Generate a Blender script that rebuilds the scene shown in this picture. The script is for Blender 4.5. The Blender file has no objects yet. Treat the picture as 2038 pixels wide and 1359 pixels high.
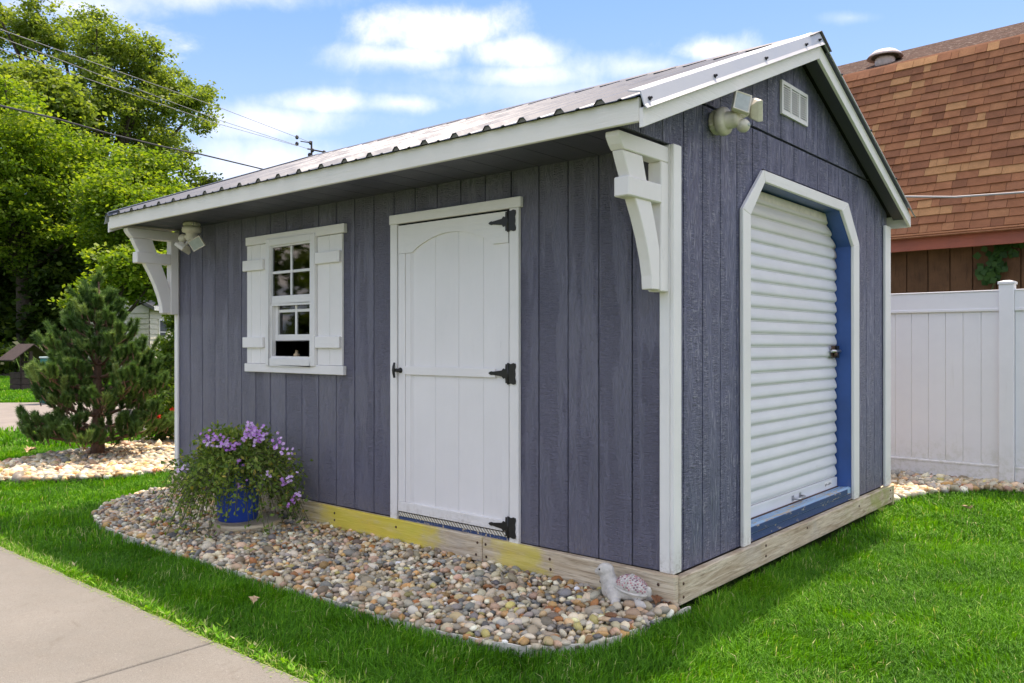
import bpy, bmesh, math, random
import numpy as np
from mathutils import Vector, Matrix
random.seed(7)
rng = np.random.default_rng(11)
S = bpy.context.scene
S.unit_settings.system = 'METRIC'
S.unit_settings.scale_length = 1.108          # one scene unit is 1.108 m
# ------------------------------------------------------------------ camera
FPX, CX, CY = 1643.0, 1019.0, 684.0           # focal length, principal point and horizon of the photograph
_n = math.hypot(1927, 1643)
RX, RY = 1927/_n, 1643/_n                     # right vector
CAM = Vector((1.85564, -3.28016, 1.19366))
def at(d, px, py):                            # world point seen at px,py at depth d
    r, u = (px-CX)/FPX, (CY-py)/FPX
    return Vector((CAM.x+d*(-RY+r*RX), CAM.y+d*(RX+r*RY), CAM.z+d*u))
cam = bpy.data.cameras.new('camera')
cam.lens = FPX/2038*36; cam.sensor_width = 36; cam.shift_y = 4.5/2038
cam.clip_start = 0.05; cam.clip_end = 2000
co = bpy.data.objects.new('camera', cam); S.collection.objects.link(co)
co.location = CAM; co.rotation_euler = (math.radians(90), 0, math.atan2(RY, RX))
S.camera = co
# ------------------------------------------------------------------ light
SUN_AZ = math.radians(-8)                    # from +Y towards -X
SUN_EL = math.radians(65.5)
sd = Vector((math.sin(SUN_AZ)*math.cos(SUN_EL), math.cos(SUN_AZ)*math.cos(SUN_EL), math.sin(SUN_EL)))
sl = bpy.data.lights.new('sun', 'SUN'); sl.energy = 2.0; sl.angle = math.radians(1.2); sl.color = (1, .95, .88)
so = bpy.data.objects.new('sun', sl); S.collection.objects.link(so)
so.rotation_euler = (-sd).to_track_quat('-Z', 'Y').to_euler(); so.location = (0, 20, 20)
S.view_settings.view_transform = 'Standard'; S.view_settings.look = 'None'
S.view_settings.gamma = 1; S.view_settings.exposure = 1.68
S.view_settings.use_curve_mapping = False
S.view_settings.use_white_balance = True; S.view_settings.white_balance_temperature = 7900; S.view_settings.white_balance_tint = 17
W = bpy.data.worlds.new('World'); S.world = W; W.use_nodes = True
def build_world():
    nt = W.node_tree; nt.nodes.clear(); n = nt.nodes.new; l = nt.links.new
    out = n('ShaderNodeOutputWorld'); bg = n('ShaderNodeBackground'); bg.inputs[1].default_value = 0.11
    sky = n('ShaderNodeTexSky'); sky.sky_type = 'NISHITA'; sky.sun_disc = False
    sky.sun_elevation = SUN_EL; sky.sun_rotation = SUN_AZ
    sky.air_density = 1.0; sky.dust_density = 0.6; sky.ozone_density = 1.5
    geo = n('ShaderNodeNewGeometry'); sep = n('ShaderNodeSeparateXYZ')
    tc = n('ShaderNodeTexCoord'); l(tc.outputs['Generated'], sep.inputs[0])
    def math_(op, a, b=None, c=None, clamp=False):
        m = n('ShaderNodeMath'); m.operation = op; m.use_clamp = clamp
        for i, v in enumerate((a, b, c)):
            if v is None: continue
            if isinstance(v, (int, float)): m.inputs[i].default_value = v
            else: l(v, m.inputs[i])
        return m.outputs[0]
    # flat cloud layer coordinates: direction / (z + k)
    zc = math_('ADD', math_('MAXIMUM', sep.outputs[2], 0.0), 0.12)
    cx = math_('DIVIDE', sep.outputs[0], zc); cy = math_('DIVIDE', sep.outputs[1], zc)
    cb = n('ShaderNodeCombineXYZ'); l(math_('ADD', cx, 7.3), cb.inputs[0]); l(math_('ADD', cy, 2.1), cb.inputs[1]); l(sep.outputs[2], cb.inputs[2])
    def noise(vec, sc, det, rough, dist=0.0, lac=2.0):
        t = n('ShaderNodeTexNoise'); t.inputs['Scale'].default_value = sc; t.inputs['Detail'].default_value = det
        t.inputs['Roughness'].default_value = rough; t.inputs['Distortion'].default_value = dist
        l(vec, t.inputs['Vector']); return t.outputs[0]
    def dotv(v):
        m = n('ShaderNodeVectorMath'); m.operation = 'DOT_PRODUCT'; l(tc.outputs['Generated'], m.inputs[0]); m.inputs[1].default_value = v; return m.outputs['Value']
    def ramp(v, lo, hi):
        m = n('ShaderNodeMapRange'); m.interpolation_type = 'SMOOTHSTEP'
        m.inputs[1].default_value = lo; m.inputs[2].default_value = hi; l(v, m.inputs[0]); return m.outputs[0]
    n1 = noise(cb.outputs[0], .9, 9, .6, .3)
    n1 = math_('SUBTRACT', n1, math_('MULTIPLY', ramp(dotv(Vector((-.70, .66, .27)).normalized()), .60, .93), .16))      # clear towards the view; the heavier unseen cloud is added for fill light
    wisps = math_('MULTIPLY', ramp(n1, .42, .66), .8)
    # cumulus banks: (direction, angular half sizes) as the photograph shows them
    nd = noise(tc.outputs['Generated'], 9.0, 10, .62, .15)
    nd2 = math_('MULTIPLY', math_('SUBTRACT', nd, .5), 2.0)
    total = wisps
    banks = [(880, 62, 175, 50, 1.0), (1010, 100, 120, 40, .8), (800, 110, 170, 30, .6), (1030, 150, 170, 28, .5), (1405, 100, 105, 36, 1.0), (1290, 130, 200, 34, .5),
             (640, 205, 130, 24, .6), (800, 205, 110, 20, .5), (540, 240, 200, 40, .45), (430, -10, 260, 34, .5), (150, 10, 200, 40, .5), (1080, 185, 320, 40, .25),
             (560, 330, 260, 60, .4), (1690, 35, 60, 14, .2), (-500, 130, 300, 60, .9), (-200, -250, 300, 60, .8)]
    for px, py, wx, wy, amp in banks:
        d = Vector((-RY+(px-CX)/FPX*RX, RX+(px-CX)/FPX*RY, (CY-py)/FPX)); nrm = d.length; d = d/nrm
        hr = Vector((RX, RY, 0)); hr = (hr-d*hr.dot(d)).normalized(); up = d.cross(hr)
        if up.z < 0: up = -up
        def dot(v):
            m = n('ShaderNodeVectorMath'); m.operation = 'DOT_PRODUCT'; l(tc.outputs['Generated'], m.inputs[0]); m.inputs[1].default_value = v; return m.outputs['Value']
        a = math_('MULTIPLY', dot(hr), FPX*nrm/wx); b = math_('MULTIPLY', dot(up), FPX*nrm/wy)
        r2 = math_('ADD', math_('MULTIPLY', a, a), math_('MULTIPLY', b, b))
        # flat-ish base, billowing top
        f = math_('SUBTRACT', 1.0, math_('SQRT', r2))
        f = math_('ADD', f, math_('MULTIPLY', nd2, 1.55))
        f = math_('MULTIPLY', ramp(f, -.30, 1.45), math_('MULTIPLY', ramp(dot(d), .6, .8), amp*.55))
        total = math_('MAXIMUM', total, f)
    # pale veil towards the horizon
    veil = n('ShaderNodeMapRange'); veil.interpolation_type = 'SMOOTHSTEP'
    veil.inputs[1].default_value = .48; veil.inputs[2].default_value = -.02; veil.inputs[3].default_value = .0; veil.inputs[4].default_value = .62
    l(sep.outputs[2], veil.inputs[0])
    mx = n('ShaderNodeMix'); mx.data_type = 'RGBA'; mx.clamp_factor = True
    hs = n('ShaderNodeHueSaturation'); hs.inputs['Saturation'].default_value = 1.12; hs.inputs['Value'].default_value = SKYV
    l(sky.outputs[0], hs.inputs['Color'])
    hz = n('ShaderNodeMix'); hz.data_type = 'RGBA'; hz.inputs[0].default_value = .62      # thin even summer haze over the clear-sky model
    l(hs.outputs[0], hz.inputs[6]); hz.inputs[7].default_value = (*HAZE, 1)
    l(veil.outputs[0], mx.inputs[0]); l(hz.outputs[2], mx.inputs[6]); mx.inputs[7].default_value = (*VEIL, 1)
    m2 = n('ShaderNodeMix'); m2.data_type = 'RGBA'
    l(math_('MULTIPLY', total, 1.0, clamp=True), m2.inputs[0]); l(mx.outputs[2], m2.inputs[6]); m2.inputs[7].default_value = (*CLOUD, 1)
    l(m2.outputs[2], bg.inputs[0]); l(bg.outputs[0], out.inputs[0])
SKYV = 0.60; HAZE = (.40, 1.40, 3.75); VEIL = (2.2, 3.15, 4.35); CLOUD = (8.0, 7.8, 7.7)
build_world()
# ------------------------------------------------------------------ materials
def N(nt, typ, **kw):
    nd = nt.nodes.new(typ)
    for k, v in kw.items(): setattr(nd, k, v)
    return nd
class M:
    """small node-material builder"""
    def __init__(s, name, rough=.6, metal=0., spec=.5):
        s.m = bpy.data.materials.new(name); s.m.use_nodes = True; s.nt = s.m.node_tree
        s.b = s.nt.nodes['Principled BSDF']; s.b.inputs['Roughness'].default_value = rough
        s.b.inputs['Metallic'].default_value = metal; s.b.inputs['Specular IOR Level'].default_value = spec
        s.tc = N(s.nt, 'ShaderNodeTexCoord'); s.vec = s.tc.outputs['Object']; s.h = None
    def L(s, a, b): s.nt.links.new(a, b)
    def jitter(s, k=13.0):
        oi = N(s.nt, 'ShaderNodeObjectInfo'); v = N(s.nt, 'ShaderNodeVectorMath', operation='MULTIPLY_ADD')
        cb = N(s.nt, 'ShaderNodeCombineXYZ')
        for i in range(3): s.L(oi.outputs['Random'], cb.inputs[i])
        s.L(cb.outputs[0], v.inputs[0]); v.inputs[1].default_value = (k, k*1.7, k*2.3); s.L(s.vec, v.inputs[2]); s.vec = v.outputs[0]; return s
    def noise(s, scale=(1, 1, 1), det=4, rough=.6, dist=0., vec=None):
        mp = N(s.nt, 'ShaderNodeMapping'); mp.inputs['Scale'].default_value = scale if hasattr(scale, '__len__') else (scale,)*3
        s.L(vec or s.vec, mp.inputs[0]); t = N(s.nt, 'ShaderNodeTexNoise'); t.inputs['Scale'].default_value = 1
        t.inputs['Detail'].default_value = det; t.inputs['Roughness'].default_value = rough; t.inputs['Distortion'].default_value = dist
        s.L(mp.outputs[0], t.inputs['Vector']); return t.outputs[0]
    def ramp(s, v, stops, interp='LINEAR'):
        r = N(s.nt, 'ShaderNodeValToRGB'); r.color_ramp.interpolation = interp; e = r.color_ramp.elements
        while len(e) < len(stops): e.new(.5)
        for el, (p, c) in zip(e, stops):
            el.position = p; el.color = (*c, 1) if hasattr(c, '__len__') else (c, c, c, 1)
        s.L(v, r.inputs[0]); return r.outputs[0]
    def mix(s, f, a, b, mode='MIX'):
        m = N(s.nt, 'ShaderNodeMix', data_type='RGBA', blend_type=mode)
        for v, i in ((f, 0), (a, 6), (b, 7)):
            if isinstance(v, (int, float)): m.inputs[i].default_value = v
            elif isinstance(v, tuple): m.inputs[i].default_value = (*v, 1)
            else: s.L(v, m.inputs[i])
        return m.outputs[2]
    def math(s, op, a, b=0., clamp=False):
        m = N(s.nt, 'ShaderNodeMath', operation=op, use_clamp=clamp)
        for v, i in ((a, 0), (b, 1)):
            if isinstance(v, (int, float)): m.inputs[i].default_value = v
            else: s.L(v, m.inputs[i])
        return m.outputs[0]
    def mr(s, v, a, b, c=0., d=1.):
        m = N(s.nt, 'ShaderNodeMapRange', interpolation_type='SMOOTHSTEP')
        for i, x in enumerate((a, b, c, d)): m.inputs[i+1].default_value = x
        s.L(v, m.inputs[0]); return m.outputs[0]
    def col(s, c):
        if isinstance(c, tuple): s.b.inputs['Base Color'].default_value = (*c, 1)
        else: s.L(c, s.b.inputs['Base Color'])
        return s
    def bump(s, h, dist=.002, strength=1.0):
        b = N(s.nt, 'ShaderNodeBump'); b.inputs['Distance'].default_value = dist; b.inputs['Strength'].default_value = strength
        s.L(h, b.inputs['Height'])
        if s.h: s.L(s.h, b.inputs['Normal'])
        s.h = b.outputs[0]; s.L(s.h, s.b.inputs['Normal']); return s
    def rough(s, v): s.L(v, s.b.inputs['Roughness']); return s
    def attr(s, nm):
        a = N(s.nt, 'ShaderNodeAttribute', attribute_name=nm); return a
    def xyz(s):
        p = N(s.nt, 'ShaderNodeSeparateXYZ'); s.L(s.tc.outputs['Object'], p.inputs[0]); return p.outputs

def painted_wood(name, c, axis='z', rough=.5, bumpd=.0022, var=.08, grain=1., spec=.5, wear=0.):
    m = M(name, rough, spec=spec).jitter()
    g = {'x': (5, 70, 70), 'y': (70, 5, 70), 'z': (70, 70, 5)}[axis]
    g = tuple(a*grain for a in g)
    a = m.noise(g, 5, .65, .6); b = m.noise(tuple(x*.22 for x in g), 3, .5, 1.2); f = m.noise(260, 2, .5)
    big = m.noise(2.3, 4, .6)
    h = m.math('ADD', m.math('ADD', a, m.math('MULTIPLY', b, .8)), m.math('MULTIPLY', f, .25))
    m.bump(h, bumpd)
    dk = tuple(x*(1-var) for x in c); lt = tuple(min(1, x*(1+var)) for x in c)
    cc = m.ramp(big, [(.3, dk), (.7, lt)])
    cc = m.mix(m.mr(a, .62, .8, 0, .35), cc, tuple(x*.72 for x in c))
    if wear: cc = m.mix(m.mr(m.noise(55, 4, .7), .70, .76, 0, wear), cc, (.38, .33, .28))
    spl = m.math('MULTIPLY', m.mr(m.math('ADD', m.xyz()[2], m.math('MULTIPLY', m.noise((9, 9, 2.5), 4, .6), .22)), .42, .22), m.mr(m.noise(38, 4, .75), .44, .62, .1, .55))
    cc = m.mix(spl, cc, (.36, .31, .24))
    scuff = m.mr(m.noise((14, 14, 3), 5, .75), .66, .74, 0, .30); cc = m.mix(scuff, cc, tuple(x*.62 for x in c))
    m.col(cc); m.rough(m.mr(big, .3, .7, rough*.85, rough*1.15)); return m.m

def siding_mat(gable=False):
    m = M('slate blue embossed siding paint, sun faded' if gable else 'slate blue embossed siding paint', .36, spec=.8).jitter()
    lo = m.noise((34, 34, 7), 6, .72, 1.6)
    wave = m.noise((20, 20, 3.5), 2, .5, .4)
    # sawn fibre marks that run across the board in some places, along it in others
    fib = m.noise((26, 26, 150), 4, .65, .8); fl = m.noise((150, 150, 16), 4, .6, .5)
    sel = m.mr(m.noise((12, 12, 1.3), 2, .5), .47, .55)
    mx = m.mix(sel, fib, fl)
    h = m.math('ADD', m.math('MULTIPLY', lo, .9), m.math('ADD', mx, m.math('MULTIPLY', wave, .6)))
    m.bump(h, .020)
    big = m.noise(1.6, 4, .6)
    c = m.ramp(big, [(.3, (.150, .149, .215)), (.7, (.180, .178, .250))])
    if gable:  # gable sheen is painted into the colour: bluer base, pale ridges, dark hollows
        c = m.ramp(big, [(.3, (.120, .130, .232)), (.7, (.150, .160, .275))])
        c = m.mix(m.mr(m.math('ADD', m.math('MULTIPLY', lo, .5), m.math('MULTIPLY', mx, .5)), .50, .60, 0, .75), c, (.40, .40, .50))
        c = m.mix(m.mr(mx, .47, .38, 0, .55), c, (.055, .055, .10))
    else: c = m.mix(m.mr(lo, .56, .70, 0, .45), c, (.25, .24, .30))
    spl = m.math('MULTIPLY', m.mr(m.math('ADD', m.xyz()[2], m.math('MULTIPLY', m.noise((7, 7, 2), 4, .6), .25)), .46, .26), m.mr(m.noise(60, 4, .75), .50, .66, .05, .45))
    c = m.mix(spl, c, (.30, .26, .22))
    spk = m.noise(90, 2, .5)
    c = m.mix(m.mr(spk, .80, .84, 0, .5), c, (.33, .33, .36))
    m.b.inputs['Coat Weight'].default_value = .45; m.b.inputs['Coat Roughness'].default_value = .22; m.L(m.h, m.b.inputs['Coat Normal'])
    m.col(c); m.rough(m.mr(lo, .35, .65, .30, .48)); return m.m

def timber_mat():
    m = M('weathered treated pine', .75, spec=.3).jitter()
    p = m.xyz()
    al = m.noise((3.2, 3.2, 38), 6, .65, .9); fine = m.noise((7, 7, 120), 4, .7, .5); big = m.noise(2.6, 4, .6)
    c = m.ramp(al, [(.28, (.34, .24, .15)), (.45, (.56, .45, .31)), (.62, (.73, .63, .47)), (.8, (.80, .73, .58))])
    c = m.mix(m.mr(fine, .50, .66, 0, .60), c, (.30, .225, .15))
    c = m.mix(m.mr(big, .5, .7, 0, .4), c, (.45, .43, .40))
    # knots
    v = N(m.nt, 'ShaderNodeTexVoronoi'); mp = N(m.nt, 'ShaderNodeMapping'); mp.inputs['Scale'].default_value = (2.6, 2.6, 9); m.L(m.vec, mp.inputs[0]); m.L(mp.outputs[0], v.inputs['Vector']); v.inputs['Scale'].default_value = 1
    c = m.mix(m.mr(v.outputs['Distance'], .10, .02, 0, .8), c, (.16, .10, .06))
    # yellow algae stain on the front timber between the planter and the door, and beside the joint
    x = p[0]; wob = m.math('MULTIPLY', m.math('SUBTRACT', m.noise((7, 7, 14), 4, .6), .5), .5)
    xx = m.math('ADD', x, wob)
    front = m.math('LESS_THAN', p[1], -.02)
    s1 = m.math('MULTIPLY', m.mr(xx, -2.75, -2.35), m.mr(xx, -1.35, -1.62))
    s2 = m.math('MULTIPLY', m.mr(xx, -1.12, -.90), m.mr(xx, -.62, -.80))
    st = m.math('MULTIPLY', m.math('MULTIPLY', m.math('ADD', s1, m.math('MULTIPLY', s2, .8)), front), m.mr(m.noise((5, 5, 22), 5, .65), .2, .5, .5, 1.))
    low = m.mr(p[2], .14, .05)
    yc = m.mix(m.noise((4, 4, 9), 3, .5), (.85, .60, .06), (.66, .62, .015))
    c = m.mix(m.math('MULTIPLY', st, .80, True), c, yc)
    # green algae towards the back of the side timber
    g = m.math('MULTIPLY', m.math('MULTIPLY', m.mr(p[1], 1.9, 2.7), m.mr(m.noise((6, 6, 10), 4, .6), .42, .62)), .7)
    c = m.mix(g, c, (.34, .36, .10))
    dirt = m.math('MULTIPLY', m.mr(m.math('ADD', p[2], m.math('MULTIPLY', m.noise((11, 11, 3), 3, .6), .05)), .085, .035), .35)
    c = m.mix(dirt, c, (.20, .15, .09))
    m.col(c); m.bump(m.math('ADD', al, fine), .0025); return m.m

def concrete_mat():
    m = M('broom finished concrete', .85, spec=.25)
    a = m.noise(1.3, 6, .6); b = m.noise(9, 5, .7); f = m.noise(330, 3, .7); g = m.noise(110, 3, .6)
    c = m.ramp(a, [(.3, (.180, .176, .158)), (.7, (.245, .238, .215))])
    c = m.mix(m.mr(b, .35, .7, 0, .4), c, (.21, .195, .17))
    c = m.mix(m.mr(f, .50, .66, 0, .7), c, (.10, .092, .08)); c = m.mix(m.mr(g, .58, .75, 0, .4), c, (.38, .365, .33))
    st = m.noise(4.2, 5, .7, 1.5); c = m.mix(m.mr(st, .56, .74, 0, .45), c, (.125, .11, .085))
    m.col(c); m.bump(m.math('ADD', f, m.math('MULTIPLY', g, .6)), .0016); return m.m

def simple(name, c, rough=.5, metal=0., var=.1, scale=6., bumpd=0., bscale=60., spec=.5):
    m = M(name, rough, metal, spec).jitter()
    n = m.noise(scale, 4, .6)
    m.col(m.ramp(n, [(.3, tuple(x*(1-var) for x in c)), (.7, tuple(min(1, x*(1+var)) for x in c))]))
    if bumpd: m.bump(m.noise(bscale, 4, .6), bumpd)
    return m.m

def leafmat(name, stops, transl=.4, rough=.5, tcol=None):
    m = M(name, rough, spec=.18); a = m.attr('v'); c = m.ramp(a.outputs['Fac'], stops); m.col(c)
    out = m.nt.nodes['Material Output']; tr = N(m.nt, 'ShaderNodeBsdfTranslucent'); ms = N(m.nt, 'ShaderNodeMixShader'); ms.inputs[0].default_value = transl
    bc = m.mix(1.0, c, tcol or (1.6, 1.55, .55), 'MULTIPLY')
    m.L(bc, tr.inputs[0]); m.L(m.b.outputs[0], ms.inputs[1]); m.L(tr.outputs[0], ms.inputs[2]); m.L(ms.outputs[0], out.inputs[0]); return m.m

def pebblemat(name, attr):
    m = M(name, .48, spec=.45).jitter(5)
    if attr: c = m.attr('pc').outputs['Color']
    else: c = N(m.nt, 'ShaderNodeObjectInfo').outputs['Color']
    n = m.noise(45, 4, .65); n2 = m.noise(16, 3, .6, 1.)
    c = m.mix(m.mr(n, .45, .72, 0, .42), c, m.mix(1., c, (.55, .5, .46), 'MULTIPLY'))
    c = m.mix(m.mr(n2, .52, .68, 0, .3), c, (.62, .56, .47))
    m.col(c); m.bump(n, .0012); return m.m

MAT = {}
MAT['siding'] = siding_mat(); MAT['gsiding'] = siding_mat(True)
MAT['white'] = painted_wood('white painted trim', (.85, .83, .80), 'z', .55, .0022, .05)
MAT['whitex'] = painted_wood('white painted trim along x', (.85, .83, .80), 'x', .55, .0022, .05)
MAT['whitey'] = painted_wood('white painted trim along y', (.85, .83, .80), 'y', .55, .0022, .05, wear=.3)
MAT['cream'] = painted_wood('cream painted eave board', (.83, .80, .74), 'x', .6, .0022, .05, wear=.25)
MAT['creamb'] = painted_wood('white painted bracket', (.84, .81, .78), 'z', .55, .0015, .05, wear=.35)
MAT['door'] = painted_wood('white embossed door board', (.84, .82, .80), 'z', .55, .0018, .03)
def vinylm():
    m = M('white vinyl', .35).jitter(); z = m.xyz()[2]; c = m.ramp(m.noise(5, 4, .6), [(.3, (.81, .81, .83)), (.7, (.85, .85, .865))])
    d = m.math('MULTIPLY', m.mr(m.math('ADD', z, m.math('MULTIPLY', m.noise((6, 6, 1.5), 4, .65), .35)), .62, .22), m.mr(m.noise(22, 4, .7), .42, .65, .15, .5)); c = m.mix(d, c, (.45, .46, .33))
    c = m.mix(m.mr(m.noise((16, 16, 1.2), 4, .7), .60, .78, 0, .22), c, (.58, .58, .54)); m.col(c); return m.m
MAT['vinyl'] = vinylm()
MAT['winvinyl'] = simple('white window vinyl', (.80, .79, .77), .4, var=.03)
MAT['timber'] = timber_mat()
MAT['concrete'] = concrete_mat()
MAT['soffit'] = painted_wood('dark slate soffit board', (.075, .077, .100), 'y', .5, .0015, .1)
MAT['dark'] = simple('dark felt backing', (.012, .012, .015), .9)
MAT['interior'] = simple('bare shed interior board', (.10, .075, .05), .8)
MAT['black'] = simple('black iron hardware', (.010, .010, .011), .35, var=.3, bumpd=.0008, bscale=200)
MAT['bolt'] = simple('rusted screw head', (.10, .055, .035), .6, .4, var=.6, scale=90)
MAT['steel'] = simple('zinc plated steel', (.55, .55, .56), .3, .9, var=.1)
MAT['beige'] = simple('aged beige plastic', (.70, .655, .54), .4, var=.12, scale=25)
MAT['lens'] = simple('frosted lamp lens', (.42, .46, .42), .18, var=.1, scale=40)
MAT['blue'] = painted_wood('bright blue painted jamb', (.028, .095, .30), 'z', .4, .0015, .25)
MAT['potblue'] = simple('cobalt blue glazed plastic', (.012, .07, .40), .35, var=.15, scale=10)
MAT['tan'] = simple('brown sealing strip', (.09, .045, .03), .7)
def _metal(name, c, r, met, ax, streak=.25):
    m = M(name, r, met).jitter(); g = {'y': (60, 2, 60), 'z': (60, 60, 2), 'x': (2, 60, 60)}[ax]
    a = m.noise(g, 4, .6); b = m.noise(3, 5, .65)
    m.col(m.mix(m.mr(a, .5, .75, 0, streak), m.ramp(b, [(.3, tuple(x*.9 for x in c)), (.7, c)]), tuple(x*.6 for x in c)))
    m.rough(m.mr(b, .3, .7, r*.8, r*1.3)); m.bump(b, .004, .3); return m.m
MAT['roofmetal'] = _metal('bare galvalume roofing', (.115, .135, .17), .45, .15, 'y'); MAT['roofmetal'].node_tree.nodes['Principled BSDF'].inputs['Specular IOR Level'].default_value = .2
MAT['flash'] = _metal('grey painted rake trim', (.44, .47, .50), .4, .25, 'y', .1)
MAT['capm'] = _metal('dark weathered ridge metal', (.20, .19, .18), .45, .7, 'x')
def slatm():
    m = M('white enamelled curtain steel', .33, 0., .5).jitter(3); p = m.xyz()
    b = m.noise((3, 3, 9), 4, .6); f = m.noise((8, 8, 60), 4, .6)
    c = m.ramp(b, [(.3, (.70, .71, .73)), (.7, (.78, .79, .80))])
    c = m.mix(m.math('MULTIPLY', m.mr(p[2], 1.7, 2.02), .45), c, (.55, .48, .33))        # yellowed near the drum
    c = m.mix(m.mr(f, .66, .78, 0, .3), c, (.40, .36, .30))
    rust = m.math('MULTIPLY', m.mr(m.math('ADD', p[1], m.math('MULTIPLY', m.noise(9, 4, .7), .14)), 2.37, 2.47), m.mr(p[2], 1.5, 1.8))
    c = m.mix(m.math('MULTIPLY', rust, .85), c, (.13, .055, .025)); m.col(c); m.bump(m.noise((2, 2, 6), 2, .5), .004, .5); return m.m
MAT['slat'] = slatm()
def sillm():
    m = M('peeling light blue sill paint', .5).jitter(); n = m.noise((30, 5, 30), 6, .72, .8); b = m.noise((14, 2, 14), 4, .6)
    c = m.ramp(b, [(.3, (.20, .37, .56)), (.7, (.32, .50, .66))]); c = m.mix(m.mr(n, .55, .58), c, (.46, .36, .24)); c = m.mix(m.mr(n, .42, .37, 0, .9), c, (.05, .10, .22))
    m.col(c); m.bump(n, .003); return m.m
MAT['sill'] = sillm()
def sillf():
    m = M('dark blue chipped sill edge', .5).jitter(); n = m.noise((30, 7, 30), 6, .72, .8)
    c = m.mix(m.mr(n, .57, .60), (.022, .060, .17), (.48, .40, .30)); m.col(c); m.bump(n, .003); return m.m
MAT['sillface'] = sillf()
def tread():
    m = M('aluminium tread plate', .35, .8); v = N(m.nt, 'ShaderNodeTexWave', wave_type='BANDS', bands_direction='DIAGONAL'); v.inputs['Scale'].default_value = 28
    m.L(m.vec, v.inputs['Vector']); m.col(m.ramp(v.outputs['Fac'], [(.5, (.42, .40, .36)), (.8, (.80, .77, .70))])); m.bump(v.outputs['Fac'], .002); return m.m
MAT['tread'] = tread()
def glassm():
    m = M('window glass', .03); out = m.nt.nodes['Material Output']
    tr = N(m.nt, 'ShaderNodeBsdfTransparent'); gl = N(m.nt, 'ShaderNodeBsdfGlossy'); gl.inputs['Roughness'].default_value = .03
    fr = N(m.nt, 'ShaderNodeFresnel'); fr.inputs[0].default_value = 1.5; ms = N(m.nt, 'ShaderNodeMixShader'); tr.inputs[0].default_value = (.80, .83, .82, 1)
    m.L(m.math('MULTIPLY', fr.outputs[0], 1.3, True), ms.inputs[0]); m.L(tr.outputs[0], ms.inputs[1]); m.L(gl.outputs[0], ms.inputs[2]); m.L(ms.outputs[0], out.inputs[0]); return m.m
MAT['glass'] = glassm()
GREENS = [(0, (.033, .125, .012)), (.35, (.075, .255, .016)), (.7, (.145, .405, .020)), (.9, (.30, .52, .05)), (1, (.60, .55, .32))]
MAT['grass'] = leafmat('lawn grass blade', GREENS, .40, .6, (1.3, 1.3, .5))
MAT['maple'] = leafmat('yellow green maple leaf', [(0, (.055, .125, .016)), (.5, (.140, .245, .028)), (1, (.28, .36, .06))], .5)
MAT['locust'] = leafmat('olive green elm leaf', [(0, (.075, .125, .028)), (.5, (.155, .235, .050)), (1, (.26, .33, .09))], .5)
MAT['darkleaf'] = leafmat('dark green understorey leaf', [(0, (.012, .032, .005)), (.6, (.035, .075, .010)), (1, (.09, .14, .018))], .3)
MAT['farleaf'] = leafmat('distant wood leaf', [(0, (.03, .06, .012)), (1, (.08, .12, .02))], .3)
MAT['needle'] = leafmat('pine needle', [(0, (.045, .10, .03)), (.6, (.12, .225, .065)), (1, (.27, .37, .13))], .25, .35, (1.2, 1.3, .7))
MAT['pleaf'] = leafmat('verbena leaf', [(0, (.06, .13, .03)), (.5, (.18, .28, .06)), (.85, (.34, .42, .12)), (1, (.52, .42, .10))], .35)
MAT['vleaf'] = leafmat('cream variegated leaf', [(0, (.25, .32, .10)), (1, (.62, .62, .36))], .25)
MAT['petal'] = leafmat('lilac petal', [(0, (.55, .22, .68)), (.6, (.72, .42, .82)), (1, (.85, .70, .90))], .25, .6, (1, 1, 1))
MAT['redpetal'] = leafmat('red rose petal', [(0, (.45, .01, .01)), (1, (.70, .03, .02))], .2, .6, (1, .6, .6))
MAT['roseleaf'] = leafmat('rose leaf', [(0, (.025, .06, .008)), (.6, (.07, .14, .015)), (1, (.16, .22, .03))], .4)
MAT['vine'] = leafmat('creeper leaf', [(0, (.018, .055, .014)), (1, (.045, .11, .025))], .2)
MAT['reed'] = leafmat('long arching leaf', [(0, (.05, .11, .02)), (1, (.13, .22, .06))], .4)
MAT['deadleaf'] = simple('dry brown leaf', (.27, .12, .055), .7, var=.35, scale=40)
MAT['tanleaf'] = simple('pale tan dry leaf', (.55, .40, .24), .7, var=.25, scale=40)
MAT['bark'] = simple('grey brown bark', (.055, .042, .032), .9, var=.4, scale=14, bumpd=.02, bscale=12)
MAT['pinebark'] = simple('pine bark', (.15, .085, .055), .9, var=.35, scale=30, bumpd=.006, bscale=40)
MAT['stem'] = simple('green brown stem', (.08, .09, .03), .7, var=.3, scale=30)
MAT['soil'] = simple('soil', (.035, .026, .018), .95, var=.3, scale=12)
MAT['pebble'] = pebblemat('river pebble', True); MAT['pebbleobj'] = pebblemat('river pebble single', False)
MAT['slate'] = simple('grey slate flake', (.16, .16, .17), .6, var=.2, scale=20, bumpd=.002)
MAT['turtle'] = simple('weathered cast stone', (.58, .555, .50), .8, var=.22, scale=28, bumpd=.003, bscale=120)
MAT['edging'] = simple('white landscape edging', (.66, .62, .53), .6, var=.15, scale=20)
def roughsawn(name, c, wear=.3):
    m = M(name, .8, spec=.25).jitter(); a = m.noise((45, 45, 5), 5, .65, .8); b = m.noise(3, 4, .6)
    m.col(m.mix(m.mr(a, .5, .7, 0, .6), m.ramp(b, [(.3, tuple(x*.7 for x in c)), (.7, tuple(x*1.25 for x in c))]), tuple(x*.45 for x in c))); m.bump(a, .005); return m.m
MAT['barn'] = roughsawn('brown stained plywood siding', (.125, .062, .032))
MAT['barnfascia'] = painted_wood('red brown stained fascia', (.33, .085, .048), 'x', .5, .003, .2)
MAT['well'] = simple('dark brown weathered board', (.050, .032, .027), .8, var=.3, scale=12, bumpd=.004)
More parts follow.
